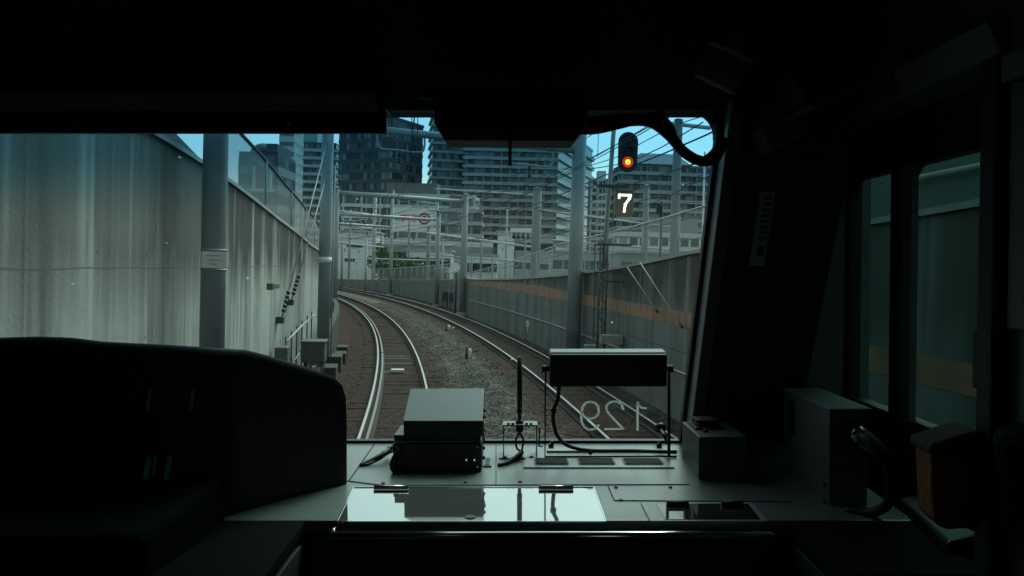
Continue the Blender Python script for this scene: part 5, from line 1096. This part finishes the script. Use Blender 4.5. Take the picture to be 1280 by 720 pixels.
# ---------------------------------------------------------------- orange pouch hanging at the right
po = thing('orange_pouch', 'dark orange canvas pouch hanging beside the side door at the right', 'pouch', C(1190, 660, 1.55), cab=True)
orm = mat('orange_canvas', (.32, .11, .02), .75, noise=.3, scale=9, bump=.3, bscale=60)
mb = MB(); mb.prism([C(x, y, 1.56) for x, y in ((1164, 560), (1176, 552), (1226, 552), (1233, 562), (1234, 648), (1224, 662), (1182, 664), (1168, 652))], (.01, .09, 0)); mb.build('body', orm, po, cab=True, bevel=.012, seg=3)
mb = MB(); mb.prism([C(x, y, 1.55) for x, y in ((1162, 557), (1196, 545), (1222, 538), (1236, 546), (1235, 566), (1163, 570))], (.01, .10, 0)); mb.build('flap', mat('pouch_flap', (.10, .065, .03), .8, noise=.3, scale=9), po, cab=True, bevel=.006)
mb = MB(); mb.prism([C(x, y, 1.548) for x, y in ((1216, 560), (1222, 560), (1222, 664), (1216, 664))], (.0, .02, 0)); mb.build('strap', mat('pouch_strap', (.02, .015, .012), .7), po, cab=True)
# hanging black coat or bag behind the pouch
mb = MB(); q = [C(1240, 545, 1.5), C(1290, 535, 1.45), C(1320, 640, 1.4), C(1250, 668, 1.46)]; mb.prism(q, (.06, .1, 0)); tag(mb.build('black_bag', mat('bag_cloth', (.012, .012, .013), .8, bump=.3, bscale=40), cab=True, bevel=.02), 'black cloth bag right beside the orange pouch at the picture edge', 'bag')
# ---------------------------------------------------------------- speaker grille on the pillar
sk = thing('intercom', 'slim grey intercom with a slotted grille on the pillar right of the windscreen', 'intercom', WS(943, 285, .06), cab=True)
a_, b_ = WS(936, 332, .055), WS(952, 240, .055)
mb = MB(); wslab(mb, a_.x, a_.x+(952-935)/F*2.35, a_.z, b_.z, .051, .075); ib = mb.build('case', mat('intercom_grey', (.5, .53, .52), .5), sk, cab=True, bevel=.003)
for k in range(8):
    z = b_.z-.022-k*.016; mb = MB(); wslab(mb, a_.x+.008, a_.x+.033, z, z+.006, .0752, .0765); mb.build('slot', cab_blk, ib, cab=True)
z = a_.z+.03; mb = MB(); wslab(mb, a_.x+.012, a_.x+.03, z, z+.026, .0752, .080); mb.build('button', cab_blk, ib, cab=True)
# ---------------------------------------------------------------- roller blind box, camera box, cables, ceiling things
bl = thing('sunblind', 'long dark roller blind case across the upper left of the windscreen', 'sun blind', C(240, 140, 2.05), cab=True)
xR_ = C(482.5, 150, 2.05).x; zt4 = C(300, 111.5, 2.05).z; zm4 = C(300, 138, 2.05).z; zb4 = C(300, 165.5, 2.05).z
mb = MB(); mb.hexa([(-1.86, 2.05, zm4), (xR_-.02, 2.05, zm4), (xR_-.02, 2.14, zm4), (-1.86, 2.14, zm4), (-1.86, 2.075, zt4), (xR_-.03, 2.075, zt4), (xR_-.03, 2.15, zt4), (-1.86, 2.15, zt4)]); mb.build('case', mat('blind_case', (.8, .84, .84), .5, noise=.15, scale=3), bl, cab=True, bevel=.004)
mb = MB(); mb.box(-1.86, xR_, 2.055, 2.075, zb4, zm4-.001); mb.build('blind', cab_blk, bl, cab=True)
mb = MB(); mb.box(xR_-.02, xR_, 2.045, 2.15, zm4-.002, zt4-.012); mb.build('end_cap', mat('cap_dark', (.03, .034, .034), .4), bl, cab=True, bevel=.008)
for px in (100, 360): P = C(px, 146, 2.048); mb = MB(); mb.obox(P, Vector((1, 0, 0)), Vector((0, 1, 0)), uz, .035, .006, .006); mb.tube([P+Vector((-.01, 0, .0)), P+Vector((.005, -.01, -.02))], .006, 8); mb.build('catch', darksteel, bl, cab=True)
mc = thing('overhead_unit', 'dark box with a sloping underside hanging at the top centre of the windscreen', 'overhead unit', C(640, 140, 2.0), cab=True)
def sect(pts, d, ext, name, m, par, bevel=.004):
    mb = MB(); mb.prism([C(x, y, d) for x, y in pts], (0, ext, 0)); return mb.build(name, m, par, cab=True, bevel=bevel)
sect([(543, 112), (737, 112), (735, 156), (543, 156)], 1.98, .14, 'body', cab_d, mc)
sect([(545, 157), (733, 157), (717, 176.5), (556, 175.5)], 1.985, .12, 'lower_cover', mat('cover_dark', (.07, .08, .08), .5, noise=.2, scale=6), mc)
P = C(637.5, 158, 1.97); mb = MB(); mb.tube([P+Vector((0, 0, .002)), P-Vector((0, 0, .038)), P-Vector((0, 0, .039)), C(637.5, 207, 1.97)], [.008, .008, .0045, .004], 10); mb.build('hanging_rod', rubber, mc, cab=True)
mb = MB(); q = C(524, 118, 2.0); mb.tube([q, q+Vector((.05, 0, -.006))], .012, 8); mb.build('hinge', cab_d, mc, cab=True)
def cabl(label, pts, r, group='cables at the upper right corner'):
    mb = MB(); mb.tube(bez([C(*p) for p in pts], 8), r, 10); return tag(mb.build('cable_bundle', rubber, cab=True), label, 'cable', group)
cabl('thick black cable bundle leaving the overhead unit and drooping at the upper right', [(728, 158, 2.05), (770, 153, 2.07), (810, 152, 2.08), (835, 168, 2.08), (855, 190, 2.08), (875, 201, 2.08), (893, 198, 2.08), (905, 175, 2.1)], .014)
cabl('upper black cable looping across the blue sky corner', [(735, 150, 2.06), (780, 146, 2.07), (822, 146, 2.08), (838, 158, 2.08), (845, 178, 2.08), (852, 186, 2.08)], .0085)
cabl('thin black cable hanging just under the overhead unit right end', [(700, 162, 2.04), (740, 164, 2.06), (775, 157, 2.07), (800, 150, 2.08), (830, 140, 2.08)], .009)
cabl('outermost black cable bending round the windscreen corner', [(878, 203, 2.075), (892, 192, 2.08), (899, 178, 2.09), (900, 150, 2.1)], .012)
# ceiling fittings on the right
fl_ = thing('ceiling_fan', 'dim brown round fitting with a pale cream rim at the upper right of the windscreen', 'ceiling fitting', C(905, 90, 2.0), cab=True)
a_, b_ = C(893, 106, 2.0), C(915, 64, 1.98); dv = (b_-a_)
mb = MB(); mb.tube([a_, b_], .058, 24); mb.build('drum', mat('brown_drum', (.34, .23, .18), .6, noise=.2, scale=8), fl_, cab=True)
mb = MB(); mb.tube([a_+dv*.86, a_+dv*.99], .0605, 24); mb.build('rim', mat('cream_rim', (.85, .74, .5), .5), fl_, cab=True)
mb = MB(); mb.tube([b_, b_+dv*.6], .03, 14); mb.build('neck', mat('neck_grey', (.18, .19, .18), .5), fl_, cab=True)
rd = thing('ceiling_console', 'dim reddish grey angular ceiling console above the side door', 'ceiling console', C(1060, 100, 1.9), cab=True)
sect([(988, 95), (1010, 128), (1085, 96), (1110, 40), (1050, 45), (1000, 70)], 1.95, .25, 'body', mat('console_red', (.055, .022, .022), .6, noise=.3, scale=6), rd, .01)
sect([(1010, 130), (1018, 136), (1092, 100), (1086, 93)], 1.94, .2, 'edge_strip', mat('console_edge', (.14, .13, .125), .5), rd, .003)
gs = thing('gusset_panel', 'pale grey triangular gusset panel between the windscreen pillar and the door lining', 'panel', C(985, 150, 2.2), cab=True)
sect([(958, 128), (976, 122), (1012, 164), (985, 180), (962, 190), (950, 160)], 2.12, .1, 'panel', cab_w, gs, .006)
sect([(930, 118), (957, 100), (952, 158), (938, 168)], 2.15, .06, 'side_plate', mat('bluish_plate', (.06, .075, .085), .45), gs, .006)
